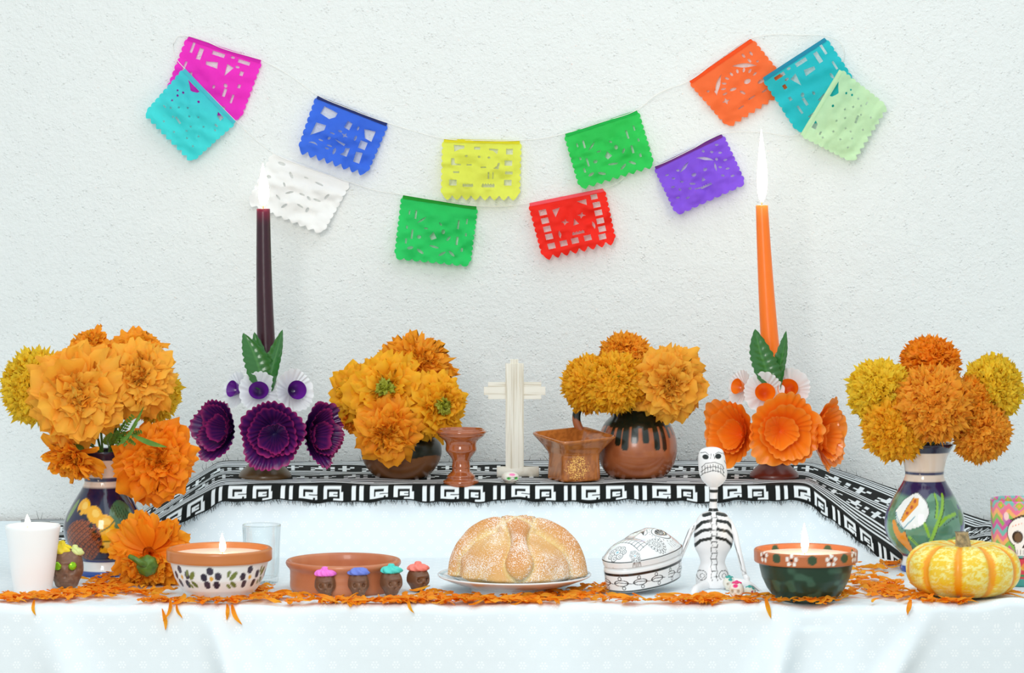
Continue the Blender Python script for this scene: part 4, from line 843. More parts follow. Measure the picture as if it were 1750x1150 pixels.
Yr = VR[1].y; mouth = W(1580, 762, Yr); gr_ = 'marigolds in the calla lily vase'
M_('deep orange frilly marigold at the top of the calla lily vase bunch', 1590, 618, 46, Yr+.03, (.05, -.5, .8), 'frilly', 'deep', gr_, mouth)
M_('yellow frilly marigold at the left of the calla lily vase bunch', 1502, 668, 51, Yr-.01, (-.5, -.8, .2), 'frilly', 'yellow', gr_, mouth)
M_('large coral orange frilly marigold in the centre of the calla lily vase bunch', 1596, 690, 61, Yr-.06, (.0, -1, .1), 'frilly', 'coral', gr_, mouth)
M_('yellow frilly marigold at the far right of the calla lily vase bunch', 1698, 662, 51, Yr-.0, (.5, -.8, .2), 'frilly', 'yellow', gr_, mouth)
M_('golden frilly marigold drooping lower left of the calla lily vase bunch', 1528, 734, 51, Yr-.04, (-.4, -.9, -.2), 'frilly', 'gold', gr_, mouth)
M_('coral orange frilly marigold drooping lower right of the calla lily vase', 1678, 740, 48, Yr-.03, (.4, -.9, -.2), 'frilly', 'coral', gr_, mouth)
M_('orange frilly marigold between the centre and far right ones, lily vase', 1650, 688, 42, Yr-.035, (.2, -1, .1), 'frilly', 'orange', gr_, mouth)

# ------------------------------------------------------------------ table things
# glass tumbler
p = G(447, 996); k = K(p.y)
t = thing('glass_tumbler', 'clear glass tumbler behind the flower painted bowl candle', 'glass', p)
GL = mat('clear_glass', (255, 255, 255), .02); nt_ = GL.node_tree; tr_ = nt_.nodes.new('ShaderNodeBsdfTransparent'); gl_ = nt_.nodes.new('ShaderNodeBsdfGlossy'); gl_.inputs['Roughness'].default_value = .03; lw_ = nt_.nodes.new('ShaderNodeLayerWeight'); lw_.inputs['Blend'].default_value = .12; mx_ = nt_.nodes.new('ShaderNodeMixShader')
tr_.inputs[0].default_value = (.97, .985, .985, 1); nt_.links.new(lw_.outputs[1], mx_.inputs[0]); nt_.links.new(tr_.outputs[0], mx_.inputs[1]); nt_.links.new(gl_.outputs[0], mx_.inputs[2]); nt_.links.new(mx_.outputs[0], nt_.nodes['Material Output'].inputs['Surface'])
lathe_thing(t, 'glass_body', [(0, 996), (27, 996), (29, 993), (30, 980), (31.5, 930), (33, 897), (32.6, 896), (32, 897), (30.4, 930), (28.8, 978), (27, 986), (0, 987)], k, 996, None, GL, 64, 70, True)

# cazuela
p = G(587, 1008); k = K(p.y)
CZ = mat('terracotta', (200, 124, 82), .42, mix=((184, 104, 66), 18, .4, .7), bump=(150, .2, .0005), coat=.25)
t = thing('clay_dish', 'wide shallow terracotta dish with rounded rim behind the chocolate skulls', 'dish', p)
lathe_thing(t, 'dish_body', [(0, 1008), (86, 1008), (89, 1005), (91, 985), (92.5, 970), (96, 966), (98.5, 961), (97, 956.5), (93, 955.5), (89, 957), (87, 962), (86, 985), (83, 1000), (0, 1002)], k, 1008, None, CZ, 140, 110)

# plate and bread
p = G(879, 1011); k = K(p.y)
def pPl(P):
    P.c[:] = lin((238, 241, 243)); inner = P.idx > P.m*.52
    a = P.u/132; r = P.r
    n = vnoise(a*9+30, r*.06, 4); st = np.abs(np.sin(a*17+np.sin(r*.12)*1.2))
    P.fill(inner*(r > 74)*(r < 116)*sm(.55, .9, st)*sm(.25, .6, n), (120, 172, 206)); P.fill(inner*(r > 80)*(r < 104)*sm(.35, .6, n)*.35, (150, 190, 214))
    P.fill(inner*(r > 122)*(r < 127)*.7, (150, 190, 205)); P.fill(inner*(r < 78)*(r > 70)*.6, (110, 150, 190))
t = thing('dinner_plate', 'white plate with pale blue brushed border under the round bread', 'plate', p)
lathe_thing(t, 'plate_body', [(0, 1007), (68, 1007), (70, 1011), (73, 1011), (76, 1004), (100, 995), (125, 985.5), (131, 982.5), (132.5, 981), (131, 980), (126, 981.5), (100, 991), (76, 999), (60, 1002), (0, 1002.5)], k, 1011, pPl, GLAZE, 300, 150)
pb = Vector((p.x+4*k, p.y, p.z+8.5*k)); n1, n2 = 260, 200
th = np.linspace(0.0, pi, n2)[:, None]; ph = np.linspace(0, 2*pi, n1, endpoint=False)[None]   # ph=0 faces camera
dz = np.cos(th)+0*ph; dx = np.sin(th)*np.sin(ph); dy = -np.sin(th)*np.cos(ph)
rx = 105*k; hz = 82*k
X_ = rx*dx; Y_ = rx*.92*dy; Z_ = 22*k+np.where(dz > 0, hz*np.abs(dz)**.85, -21*k*np.abs(dz)**.8)
bel = 1-.10*np.clip(dz, 0, 1)-.34*np.clip(-dz, 0, 1)**.8; X_ = X_*bel; Y_ = Y_*bel
# surface flattened coords on the dome (azimuthal): q = theta * dir
qx = th/(pi/2)*np.sin(ph); qy = -th/(pi/2)*np.cos(ph)
def cap(ax_, ay, bx, by, ra, rb, neckr, knobs=True):
    ex, ey = bx-ax_, by-ay; L2 = ex*ex+ey*ey; tt_ = np.clip(((qx-ax_)*ex+(qy-ay)*ey)/L2, 0, 1); dd = np.hypot(qx-ax_-tt_*ex, qy-ay-tt_*ey)
    r = neckr+(ra-neckr)*np.exp(-(tt_/.22)**2)+(rb-neckr)*np.exp(-((1-tt_)/.25)**2); return np.clip(1-(dd/r)**2, 0, 1)**.5, 1-sm(.0, .08, np.abs(dd-r))
B = np.zeros_like(qx); crev = np.zeros_like(qx)
for c_ in ((.02, -.12, .03, -.80, .15, .20, .10), (-.12, .0, -.98, -.10, .12, .12, .12), (.12, .02, 1.0, -.22, .14, .16, .13), (-.05, .10, -.5, .85, .12, .15, .1), (.08, .1, .55, .85, .12, .15, .1)):
    b_, cv = cap(*c_); B = np.maximum(B, b_); crev = np.maximum(crev, cv*(b_ <= .35))
kn = np.clip(1-(np.hypot((qx-.0)/.26, (qy+.04)/.24))**2, 0, 1)**.5; B = np.maximum(B, kn*1.15)
lump = (vnoise(qx*3+9, qy*3+9, 12)-.5)*.010+(vnoise(qx*8+9, qy*8+9, 13)-.5)*.003
disp = B*.0145-crev*.004+lump
L_ = np.sqrt(dx**2+dy**2+dz**2); up_ = np.clip(dz+.25, 0, 1)
X_ += dx*disp; Y_ += dy*disp; Z_ += np.clip(dz, 0, 1)*disp*1.1
Z_ = np.maximum(Z_, 0)
V = np.stack([X_, Y_, Z_], -1).reshape(-1, 3)
nn = vnoise(qx*5+3, qy*5+7, 21)
c = lin((222, 176, 112))*np.ones(qx.shape+(1,)); tone = np.clip(.15+.75*B*sm(-.1, .7, dz)+.5*(nn-.5)+.25*sm(.2, .9, 1-np.abs(dz)), 0, 1)[..., None]
c = c+(lin((204, 132, 62))-c)*tone; c = c+(lin((232, 204, 138))-c)*np.clip(crev*.8+sm(.25, -.15, dz)*.2, 0, 1)[..., None]
BR_ = mat('baked_crust', rough=.5, attr=True, bump=(35, .3, .003), sss=.1, spec=.35)
N_ = BR_.node_tree.nodes; lk = BR_.node_tree.links.new; tcn = N_.new('ShaderNodeTexCoord'); nz = N_.new('ShaderNodeTexNoise'); nz.inputs['Scale'].default_value = 650; nz.inputs['Detail'].default_value = 2; lk(tcn.outputs['Object'], nz.inputs['Vector'])
n2_ = N_.new('ShaderNodeTexNoise'); n2_.inputs['Scale'].default_value = 22; n2_.inputs['Detail'].default_value = 2; lk(tcn.outputs['Object'], n2_.inputs['Vector'])
ad = N_.new('ShaderNodeMath'); ad.operation = 'MULTIPLY_ADD'; lk(n2_.outputs['Fac'], ad.inputs[0]); ad.inputs[1].default_value = .55; lk(nz.outputs['Fac'], ad.inputs[2])
mr = N_.new('ShaderNodeMapRange'); mr.inputs[1].default_value = .80; mr.inputs[2].default_value = .90; mr.inputs[4].default_value = .75; lk(ad.outputs[0], mr.inputs[0])
bs = N_['Principled BSDF']; old = bs.inputs['Base Color'].links[0].from_socket; mx = N_.new('ShaderNodeMix'); mx.data_type = 'RGBA'; lk(mr.outputs[0], mx.inputs[0]); lk(old, mx.inputs[6]); mx.inputs[7].default_value = L4((250, 244, 238)); lk(mx.outputs[2], bs.inputs['Base Color'])
tag(mk('round_bread', V, gridF(n1, n2, True)[:, ::-1], BR_, cols=c.reshape(-1, 3), loc=pb), 'sugar dusted round sweet bread with bone shaped ridges on the plate', 'bread')

# skull sweets
def skull_mesh(w_, d_, h_, n=72, m=56, eye=.24, jk=.26):
    th = np.linspace(0.001, pi-.001, m)[:, None]; ph = np.linspace(0, 2*pi, n, endpoint=False)[None]
    z = np.cos(th)+0*ph; x = np.sin(th)*np.sin(ph); y = -np.sin(th)*np.cos(ph)
    pwf = lambda v, e: np.sign(v)*np.abs(v)**e
    x0, z0 = x.copy(), z.copy(); front = np.clip(-y, 0, 1)
    x = pwf(x, .85); z = pwf(z, .9); y = pwf(y, .9)
    jaw = sm(-.05, -.6, z0); x *= (1-jk*jaw)*(1+.30*sm(-.6, -1, z0)); 
    g = lambda cx, cz, s1, s2: np.exp(-((x0-cx)/s1)**2-((z0-cz)/s2)**2)
    y += front*(eye*1.6*(g(-.36, .02, .15, .13)+g(.36, .02, .15, .13))+.22*g(0, -.26, .09, .11)-.12*g(0, -.02, .12, .2)-.16*g(0, .32, .5, .08)-.08*g(.5, -.2, .16, .12)-.08*g(-.5, -.2, .16, .12))
    tee = (np.abs(x0) < .42)*(z0 < -.42)*(z0 > -.78)*front; y += tee*(.05*(np.abs(np.sin(x0*22)) < .3)+.08*(np.abs(z0+.6) < .035))
    y += .12*front*sm(-.3, -.5, z0)*(1-sm(.4, .55, np.abs(x0)))*0
    V = np.stack([x*w_/2, y*d_/2, (z+1)*h_/2], -1).reshape(-1, 3); return V, gridF(n, m, True)[:, ::-1], x0.ravel(), z0.ravel(), front.ravel()
def icing(R, h, lobes, tw, seed, peak=1):
    n, m = 60, 26; a = np.linspace(0, 2*pi, n, endpoint=False)[None]; s = np.linspace(0, 1, m)[:, None]
    q = s*pi/2; wv_ = np.sin(lobes*a+tw*s*3+seed); r = R*(np.cos(q)**.55)*(1-.25*np.exp(-s*14))*(1+.13*wv_*(1-s)+.05*np.sin(3*a+seed))*(1-.35*peak*np.exp(-((s-.8)/.14)**2)); z = h*(.78*np.sin(q)+.05*wv_*(s < .9)+peak*.30*sm(.72, 1, s))
    return np.stack([r*np.cos(a), r*np.sin(a), z+0*a], -1).reshape(-1, 3), gridF(n, m, True)
CHOC = mat('chocolate', (112, 74, 50), .38, mix=((134, 96, 70), 90, .5, .7), bump=(300, .2, .0004), sss=.05)
for (x, y0, yb, col, nm_, rz, wx) in ((555.5, 986, 1023, (240, 118, 214), 'pink', .1, 37), (612.5, 984, 1023, (108, 128, 214), 'periwinkle blue', .15, 37), (668.5, 981, 1021, (78, 208, 196), 'turquoise', .45, 38), (714.5, 977, 1013, (244, 132, 118), 'salmon', .6, 38)):
    p = G(x, yb-2); k = K(p.y); t = thing('chocolate_skull', 'small chocolate skull topped with %s icing' % nm_, 'sweet', p, 'small chocolate skulls in a row', rot=(0, 0, rz))
    V, F, *_ = skull_mesh(wx*k*.98, wx*k*1.05, (yb-y0+6)*k); mk('skull_body', V, F, CHOC, t)
    V, F = icing(18.5*k, 15*k, {'pink': 12, 'periwinkle blue': 7, 'turquoise': 6, 'salmon': 8}[nm_], 2.2, x, 1 if nm_ != 'periwinkle blue' else .2)
    mk('icing', V+np.array([0, 0, (yb-y0-0)*k]), F, mat('icing_'+nm_.replace(' ', '_'), col, .5, sss=.2), t)
p = G(114, 1006); k = K(p.y); t = thing('chocolate_skull', 'large chocolate skull with green jewel eyes and yellow icing by the pillar candle', 'sweet', p, None, rot=(0, 0, .05))
V, F, *_ = skull_mesh(57*k, 54*k, 70*k, eye=.12, jk=.1); mk('skull_body', V, F, mat('dusty_chocolate', (118, 84, 64), .45, mix=((150, 118, 96), 110, .5, .72), bump=(260, .3, .0006)), t)
for sx in (-1, 1):
    V, a, F = lathe_grid(np.array([(7.2*k, 0), (7.2*k, .0012), (5.5*k, .003), (3*k, .0034), (.0001, .0034)]), 12); V = orient(V, (sx*.25, -1, .05))+np.array([sx*12.5*k+.0, -24.5*k, 42*k])
    mk('jewel_eye', V, F, mat('green_jewel', (150, 214, 40), .05, metal=.6), t, smooth=False)
for dx, R_, c_, nm_ in ((-8, 19, (240, 214, 40), 'yellow'), (14, 15, (214, 226, 150), 'pale_lime')):
    V, F = icing(R_*k, 22*k if dx < 0 else 17*k, 6, 2, dx); mk('icing', V+np.array([dx*k, 0, 59*k-(0 if dx < 0 else 2*k)]), F, mat('icing_'+nm_, c_, .5, sss=.2), t)

# tiny sugar skulls
def sugar(label, px, py, h, wpx, c1, c2, rz, onstep=False):
    hp = W(px, py, 0)
    p = G(px, py, HS+.004 if onstep else 0)
    if onstep: p = Vector((W(px, 0, .645).x, .645, T+HS+.004))
    k = K(p.y); V, F, x0, z0, fr = skull_mesh(wpx*k, wpx*k, h*k, 48, 40)
    P = Paint(x0, z0, (232, 226, 214), .05); P.disc(-.4, .02, .22, .18, c1).disc(.4, .02, .22, .18, c1).disc(0, .6, .3, .2, c2).seg([(-.4, -.58), (.4, -.58)], .05, (190, 150, 140))
    c = P.c; bk = fr < .1; c[bk & (z0 < .6)] = lin((226, 220, 206))
    t = thing('sugar_skull', label, 'sweet', p, 'tiny sugar skulls', rot=(0, 0, rz)); mk('skull_body', V, F, mat('sugar', rough=.8, attr=True, bump=(500, .6, .0006), sss=.2), t, cols=c)
    if not onstep:
        V, F = icing(wpx*.33*k, 5*k, 5, 1, 1); mk('icing', V+np.array([0, 0, (h-3)*k]), F, mat('icing_s'+str(px), c2, .5), t)
sugar('tiny sugar skull with green eyes and pink brow beside the cross', 872, 836, 21, 30, (90, 190, 90), (240, 130, 180), .3, True)
sugar('tiny sugar skull with turquoise icing at the skeleton figure\'s lap', 1246, 1009, 24, 21, (200, 190, 176), (50, 160, 150), .2)
sugar('tiny beige sugar skull with magenta icing in front of the skeleton figure', 1259, 1026, 32, 25, (190, 176, 156), (226, 50, 120), -.3)
sugar('tiny sugar skull with red dots beside the skeleton figure\'s foot', 1281, 1018, 16, 20, (200, 50, 90), (60, 170, 160), .9)

# painted skull box
kb = K(.11); p = G(1099, 1010); p.z = T+.004
t = thing('skull_box', 'white ceramic skull shaped box with black line drawing, lid closed', 'box', p, rot=(0, 0, 0))
RB = math.radians(-38)
def foot(phi, sc_=1.0):                    # chin towards -Y local, crown +Y
    a, b = .048, .072; c, s = np.cos(phi), np.sin(phi)
    r = (np.abs(c)**2.4+np.abs(s)**2.4)**(-1/2.4); x, y = a*r*c, b*r*s; x = x*(1-.18*sm(0., -1, y/b)+.0*y); return x*sc_, y*sc_
Rz = np.array([[cos(RB), sin(RB), 0], [-sin(RB), cos(RB), 0], [0, 0, 1]]); tl = math.radians(7); Rx = np.array([[1, 0, 0], [0, cos(tl), sin(tl)], [0, -sin(tl), cos(tl)]])
def place_box(V): V = V.copy(); V[:, 1] += .072; V = V@Rx; V[:, 1] -= .072; return V@Rz
n, m = 560, 100; phi = np.linspace(0, 2*pi, n, endpoint=False)
prof = spline([(a_*.055, b_) for a_, b_ in [(.30, 0), (.90, 0), (.95, .002), (.985, .014), (1.0, .030), (1.0, .033), (.97, .036), (.965, .038)]], m, True)/np.array([.055, 1]); rows = []
for s_, z_ in prof: x, y = foot(phi, s_); rows.append(np.stack([x, y, 0*x+z_], 1))
V = np.concatenate(rows); xx, yy = foot(phi); per = np.r_[0, np.cumsum(np.hypot(np.diff(xx), np.diff(yy)))]/.00087; U = np.tile(per, m); Zp = V[:, 2]/.00087
P = Paint(U, Zp, (238, 240, 241), .45); P.band(1.5, 4.5, (34, 46, 46)).band(29.5, 34, (30, 32, 32))
BK = (46, 42, 42)
tot = per[-1]
for i in range(int(tot/34)):
    x = i*34+8; P.seg([(x-14, 16), (x-4, 19), (x+12, 17), (x+18, 16)], 1.3, BK)
    lo = np.abs(((P.u-x)/12)**2+((P.v-17.5)/5)**2-1); P.fill(1-sm(.14, .30, lo), BK)
    P.ring(x-2, 25.5, 2.8, 1.3, BK).ring(x+4, 9, 2.8, 1.3, BK)
b0 = mk('box_body', place_box(V), gridF(n, m, True), GLAZE, t, cols=P.c)
# lid
m = 150; s_ = np.r_[np.linspace(1.0, 1.02, 10), np.linspace(1.019, .0, m-10)]; rows = []; qa = []
for i, sc_ in enumerate(s_):
    x, y = foot(phi, sc_); e = 1-min(sc_, 1)
    zz = .038+(.008*i/9 if i < 10 else .008)
    if i >= 10:
        a_ = x/.048; b_ = y/.072; rr = min(sc_, 1); dome = .021*(1-rr**3.0)**.75*np.ones(n)
        gg = lambda cx, cy, sx, sy: np.exp(-((a_-cx)/sx)**2-((b_-cy)/sy)**2)
        dome = dome+(1-rr**4)*(.010*gg(0, .45, .6, .35)+.006*gg(-.45, .35, .25, .2)+.006*gg(.45, .35, .25, .2)-.007*gg(-.40, .33, .15, .12)-.007*gg(.40, .33, .15, .12)+.004*gg(0, .02, .12, .18)+.004*gg(0, -.4, .5, .22))
        zz = zz+dome
        if i < 16: zz = zz-.0*x
    rows.append(np.stack([x, y, zz+0*x], 1)); qa.append(np.stack([x/.048, y/.072], 1))
V = np.concatenate(rows); Q = np.concatenate(qa); wl = Paint(Q[:, 0]*55, Q[:, 1]*82, (238, 240, 241), .55)
lipm = np.repeat(np.arange(len(s_)), n)
wl.fill((np.abs(lipm-11.5) < 1.9).astype(float), (30, 30, 32))
for sx in (-1, 1):                                  # eyes
    wl.disc(sx*23, 30, 15, 17, (238, 240, 241)).ring(sx*23, 30, 15, 1.3, BK, 17).disc(sx*23, 30, 10, 12, (60, 56, 56))
    for i in range(10): a = i*pi/5; wl.seg([(sx*23, 30), (sx*23+9*cos(a), 30+11*sin(a))], .7, (200, 196, 190))
    for i in range(18): a = i*pi/9; wl.disc(sx*23+19*cos(a), 30+21*sin(a), .9, .9, BK)
    fx, fy = sx*38, -6; wl.disc(fx, fy, 14, 16, (238, 240, 241)).ring(fx, fy, 3, 1, BK).ring(fx, fy, 6, .8, BK)
    for i in range(16): a = i*pi/8; wl.seg([(fx+6*cos(a), fy+6*sin(a)), (fx+14*cos(a), fy+16*sin(a))], .7, BK); wl.ring(fx+13.2*cos(a+.2), fy+15*sin(a+.2), 2.2, .6, BK)
wl.poly([(0, 16), (7, 2), (0, 5), (-7, 2)], (60, 50, 50)); wl.seg([(-8, 4), (-8, 12), (0, 22), (8, 12), (8, 4)], 1, BK)
wl.seg([(-30, -22), (-10, -15), (10, -15), (30, -22)], 1.2, BK).seg([(-32, -34), (-10, -28), (10, -28), (32, -34)], 1, BK).seg([(-30, -46), (-10, -41), (10, -41), (30, -46)], 1.2, BK)
for i in range(-5, 6): wl.seg([(i*6, -15-abs(i)*.9), (i*6.2, -42-abs(i)*.5)], .9, BK)
for cxf, cyf, sc2 in ((0, -66, 1), (-30, -58, .6), (30, -58, .6)):
    for i in range(7):
        a = i*2*pi/7+.3; wl.disc(cxf+10*cos(a)*sc2, cyf+10*sin(a)*sc2, 6*sc2, 6*sc2, BK).disc(cxf+10*cos(a)*sc2, cyf+10*sin(a)*sc2, 5*sc2, 5*sc2, (238, 240, 241)).ring(cxf+11*cos(a)*sc2, cyf+11*sin(a)*sc2, 2*sc2, .8, BK)
    wl.disc(cxf, cyf, 6*sc2, 6*sc2, BK).disc(cxf, cyf, 5*sc2, 5*sc2, (238, 240, 241)).disc(cxf, cyf, 2.5*sc2, 2.5*sc2, (140, 190, 205))
for i in range(24): a = i*pi/24; wl.seg([(44*cos(a), 20+44*sin(a)), (50*cos(a+.05), 20+52*sin(a+.05))], .7, BK)
ld = mk('lid', place_box(V), gridF(n, len(s_), True), GLAZE, t, cols=wl.c)

# skeleton figure
p = G(1218, 1004); k = K(p.y); t = thing('skeleton_figurine', 'white clay seated skeleton figurine with black painted ribs and long neck', 'figurine', p)
z8 = zc(1000, 740, 3.594, 1218)
def L3(x, y, dy=0): x, y = z8((x, y))[0]; return np.array([x*k, dy, (1004-y)*k])
def loft(secs, n=120, m=120, wob=0):          # secs: (cx, y, hw, hd, dy) in crop units
    S = spline(secs, m); q = np.linspace(0, 2*pi, n, endpoint=False); rows = []
    for cx, cy, hw, hd, dy in S:
        o = L3(cx, cy, dy); rows.append(np.stack([o[0]+hw/3.594*k*np.sin(q), o[1]-hd/3.594*k*np.cos(q), 0*q+o[2]], 1))
    V = np.concatenate(rows); return V, gridF(n, m, True)[:, ::-1]
def fig_paint(V, aa=.4):
    return Paint(V[:, 0]/k, 1004-V[:, 2]/k, (238, 237, 238), aa)
BLK = (28, 32, 30)
V, F = loft([(788, 478, 3, 3, 0), (788, 482, 40, 35, 0), (789, 500, 80, 60, 0), (789, 540, 108, 78, 0), (790, 600, 120, 86, 0), (790, 650, 122, 86, 0), (786, 700, 114, 80, 0), (784, 750, 88, 68, 0), (783, 790, 76, 66, 0), (784, 840, 92, 76, 0), (785, 890, 106, 86, 0), (788, 940, 100, 86, 0), (790, 952, 60, 50, 0), (790, 954, 2, 2, 0)])
P = fig_paint(V)
for L in ([(765, 490), (725, 502)], [(768, 530), (715, 542), (672, 585)], [(765, 582), (712, 592), (664, 632)], [(765, 637), (705, 652), (662, 698)], [(808, 490), (865, 502)], [(808, 530), (870, 542), (910, 590)], [(808, 582), (870, 596), (914, 645)], [(800, 632), (860, 648), (895, 682), (906, 720)]): P.seg(z8(*L), 5.2, BLK)
for s_, sx in ((-1, 770), (1, 803)): P.seg(z8(*[(sx+4*((i % 2)*2-1), 490+i*27) for i in range(16)]), 1.1, BLK)
for i in range(11): P.seg(z8((768, 515+i*36), (805, 512+i*36)), 1, BLK)
for cx in (712, 845):
    x, y = z8((cx, 865))[0]; P.ring(x, y, 8, 1.1, BLK).ring(x+1, y+1, 3.5, 1, BLK)
P.fill((V[:, 1] > .004).astype(float), (238, 237, 238))
mk('torso', V, F, SATINP, t, cols=P.c)
V, F = loft([(790, 300, 25, 25, 0), (790, 340, 26, 26, 0), (789, 400, 24, 24, 0), (787, 450, 24, 24, 0), (788, 486, 34, 30, 0)], 24, 60); P = fig_paint(V)
for y in (345, 402, 460): P.band(740+y/3.594, 740+(y+19)/3.594, BLK)
mk('neck', V, F, SATINP, t, cols=P.c)
V, F = loft([(778, 86, 2, 2, 0), (778, 90, 40, 40, 0), (776, 105, 68, 62, 0), (776, 135, 80, 76, 0), (778, 170, 84, 82, 0), (782, 210, 86, 84, 0), (787, 250, 86, 82, 0), (790, 285, 74, 70, 0), (791, 312, 52, 50, 0), (790, 330, 28, 28, 0), (790, 334, 3, 3, 0)]); P = fig_paint(V)
fm = V[:, 1] < 0
def e8(x, y, rx, ry): a = z8((x, y))[0]; P.disc(a[0], a[1], rx/3.594, ry/3.594, BLK)
e8(735, 141, 19, 15); e8(812, 137, 20, 16)
for L in ([(708, 118), (735, 112), (756, 128)], [(795, 122), (815, 112), (838, 122)], [(768, 122), (764, 150)], [(783, 124), (790, 150)], [(712, 205), (735, 180), (790, 172), (835, 190), (848, 215)], [(706, 262), (725, 240), (780, 222), (825, 232), (852, 262)], [(708, 236), (740, 206), (790, 198), (835, 215), (850, 240)], [(852, 165), (865, 190), (868, 215)], [(845, 120), (856, 135)]): P.seg(z8(*L), 1.0, BLK)
for i in range(9): x = 715+i*16; P.seg(z8((x, 200-14*sin(i/8*pi)), (x, 250-22*sin(i/8*pi))), .9, BLK)
P.c[~fm] = lin((238, 237, 238)); mk('head', V, F, SATINP, t, cols=P.c)
def limb(name, pts, rad, lines=()):
    path = spline([L3(*q) for q in pts], 30); V, F = captube(path, np.interp(np.linspace(0, 1, 30), np.linspace(0, 1, len(rad)), np.array(rad)/3.594*k), 20); P = fig_paint(V)
    for L in lines: P.seg(z8(*L), 1.0, BLK)
    P.c[V[:, 1] > path[:, 1].mean()+.004] = lin((238, 237, 238)); return mk(name, V, F, SATINP, t, cols=P.c)
limb('arm', [(700, 545, .0), (655, 590, -.004), (610, 690, -.01), (575, 770, -.014)], [18, 16, 16, 14], [[(648, 560), (590, 700)], [(668, 565), (600, 720)]])
ra = limb('arm', [(880, 535, 0), (912, 600, -.006), (935, 700, -.012), (955, 790, -.018), (972, 860, -.022)], [18, 18, 17, 17, 15], [[(895, 540), (935, 590)], [(905, 650), (940, 760), (955, 830), (975, 845)]])
limb('hand', [(972, 862, -.022), (985, 885, -.026), (990, 905, -.03)], [15, 20, 8])
limb('hand', [(575, 775, -.014), (565, 800, -.016), (562, 818, -.018)], [15, 18, 8])
limb('leg', [(830, 925, -.01), (900, 900, -.03), (980, 905, -.035), (1045, 950, -.035), (1100, 985, -.035)], [36, 28, 22, 20, 14], [[(1000, 905), (1050, 945), (1105, 985)], [(1005, 930), (1060, 960)], [(1060, 958), (1100, 945)]])
limb('leg', [(745, 925, -.01), (700, 930, -.03), (660, 940, -.05), (640, 975, -.06)], [36, 30, 27, 22], [])
limb('foot', [(638, 970, -.058), (640, 992, -.068), (650, 1000, -.078)], [20, 22, 10]); limb('foot', [(1095, 980, -.035), (1112, 985, -.04), (1118, 978, -.05)], [12, 15, 8])

# pumpkin
p = G(1646, 1020); k = K(p.y); t = thing('pumpkin', 'small yellow mottled pumpkin with orange stripes at the right front', 'pumpkin', p)
n, m = 300, 110; th = np.linspace(.001, pi-.001, m)[:, None]; ph = np.linspace(0, 2*pi, n, endpoint=False)[None]
gc_ = np.abs(np.cos((ph-.05)*5)); gro = 1-sm(0, .75, gc_)         # grooves, 9 lobes
sh = np.sin(th); rr = sh**.72*(1-.055*gro*sh**.5); zz = np.cos(th)
Zc = np.sign(zz)*np.abs(zz)**.82*49*k; dim = np.exp(-(sh/.34)**2); Zc = Zc-np.sign(zz)*dim*(12*k*(zz > 0)+6*k*(zz < 0))
Zc = Zc+49*k-.0*gro-5*k*gro*np.clip(zz, 0, 1)*sh
X_ = 97*k*rr*np.sin(ph); Y_ = -97*k*rr*np.cos(ph); V = np.stack([X_, Y_, Zc+0*ph], -1).reshape(-1, 3)
msk = ((1-sm(0, .72, gc_))+0*th).ravel(); nv = vnoise((ph*9+0*th).ravel(), (th*14+0*ph).ravel(), 31); nv2 = vnoise((ph*34+0*th).ravel(), (th*40+0*ph).ravel(), 32)
P = Paint(V[:, 0], V[:, 2], (238, 196, 40)); fine = .5*nv+.5*nv2
P.fill(sm(.46, .54, fine)*(1-msk), (240, 230, 140)); P.fill(sm(.35, -.6, (zz+0*ph).ravel())*.45*sm(.35, .6, nv2), (234, 160, 24)); P.fill(sm(.35, .7, msk+(nv2-.5)*.5), (240, 154, 16))
mk('pumpkin_body', V, gridF(n, m, True)[:, ::-1], mat('pumpkin_skin', rough=.35, attr=True, bump=(50, .3, .001), coat=.15), t, cols=P.c)
s = np.linspace(0, 1, 14)[:, None]; a = np.linspace(0, 2*pi, 40, endpoint=False)[None]; r = (14-4.5*s+5*np.exp(-s*8)+1.6*sm(.9, 1, s))*k*(1+.14*np.cos(a*5)); V = np.stack([r*np.cos(a)-3*k*s**2, r*np.sin(a), (73+38*s)*k+0*a], -1).reshape(-1, 3)
V = np.vstack([V, [[-3*k, 0, 110*k]]]); F = [tuple(f) for f in gridF(40, 14, True)]+[(13*40+i, 13*40+(i+1) % 40, 14*40) for i in range(40)]
mk('stem', V, F, mat('pumpkin_stem', (178, 156, 118), .8, mix=((120, 108, 84), 120, .4, .6), bump=(200, .5, .001)), t)

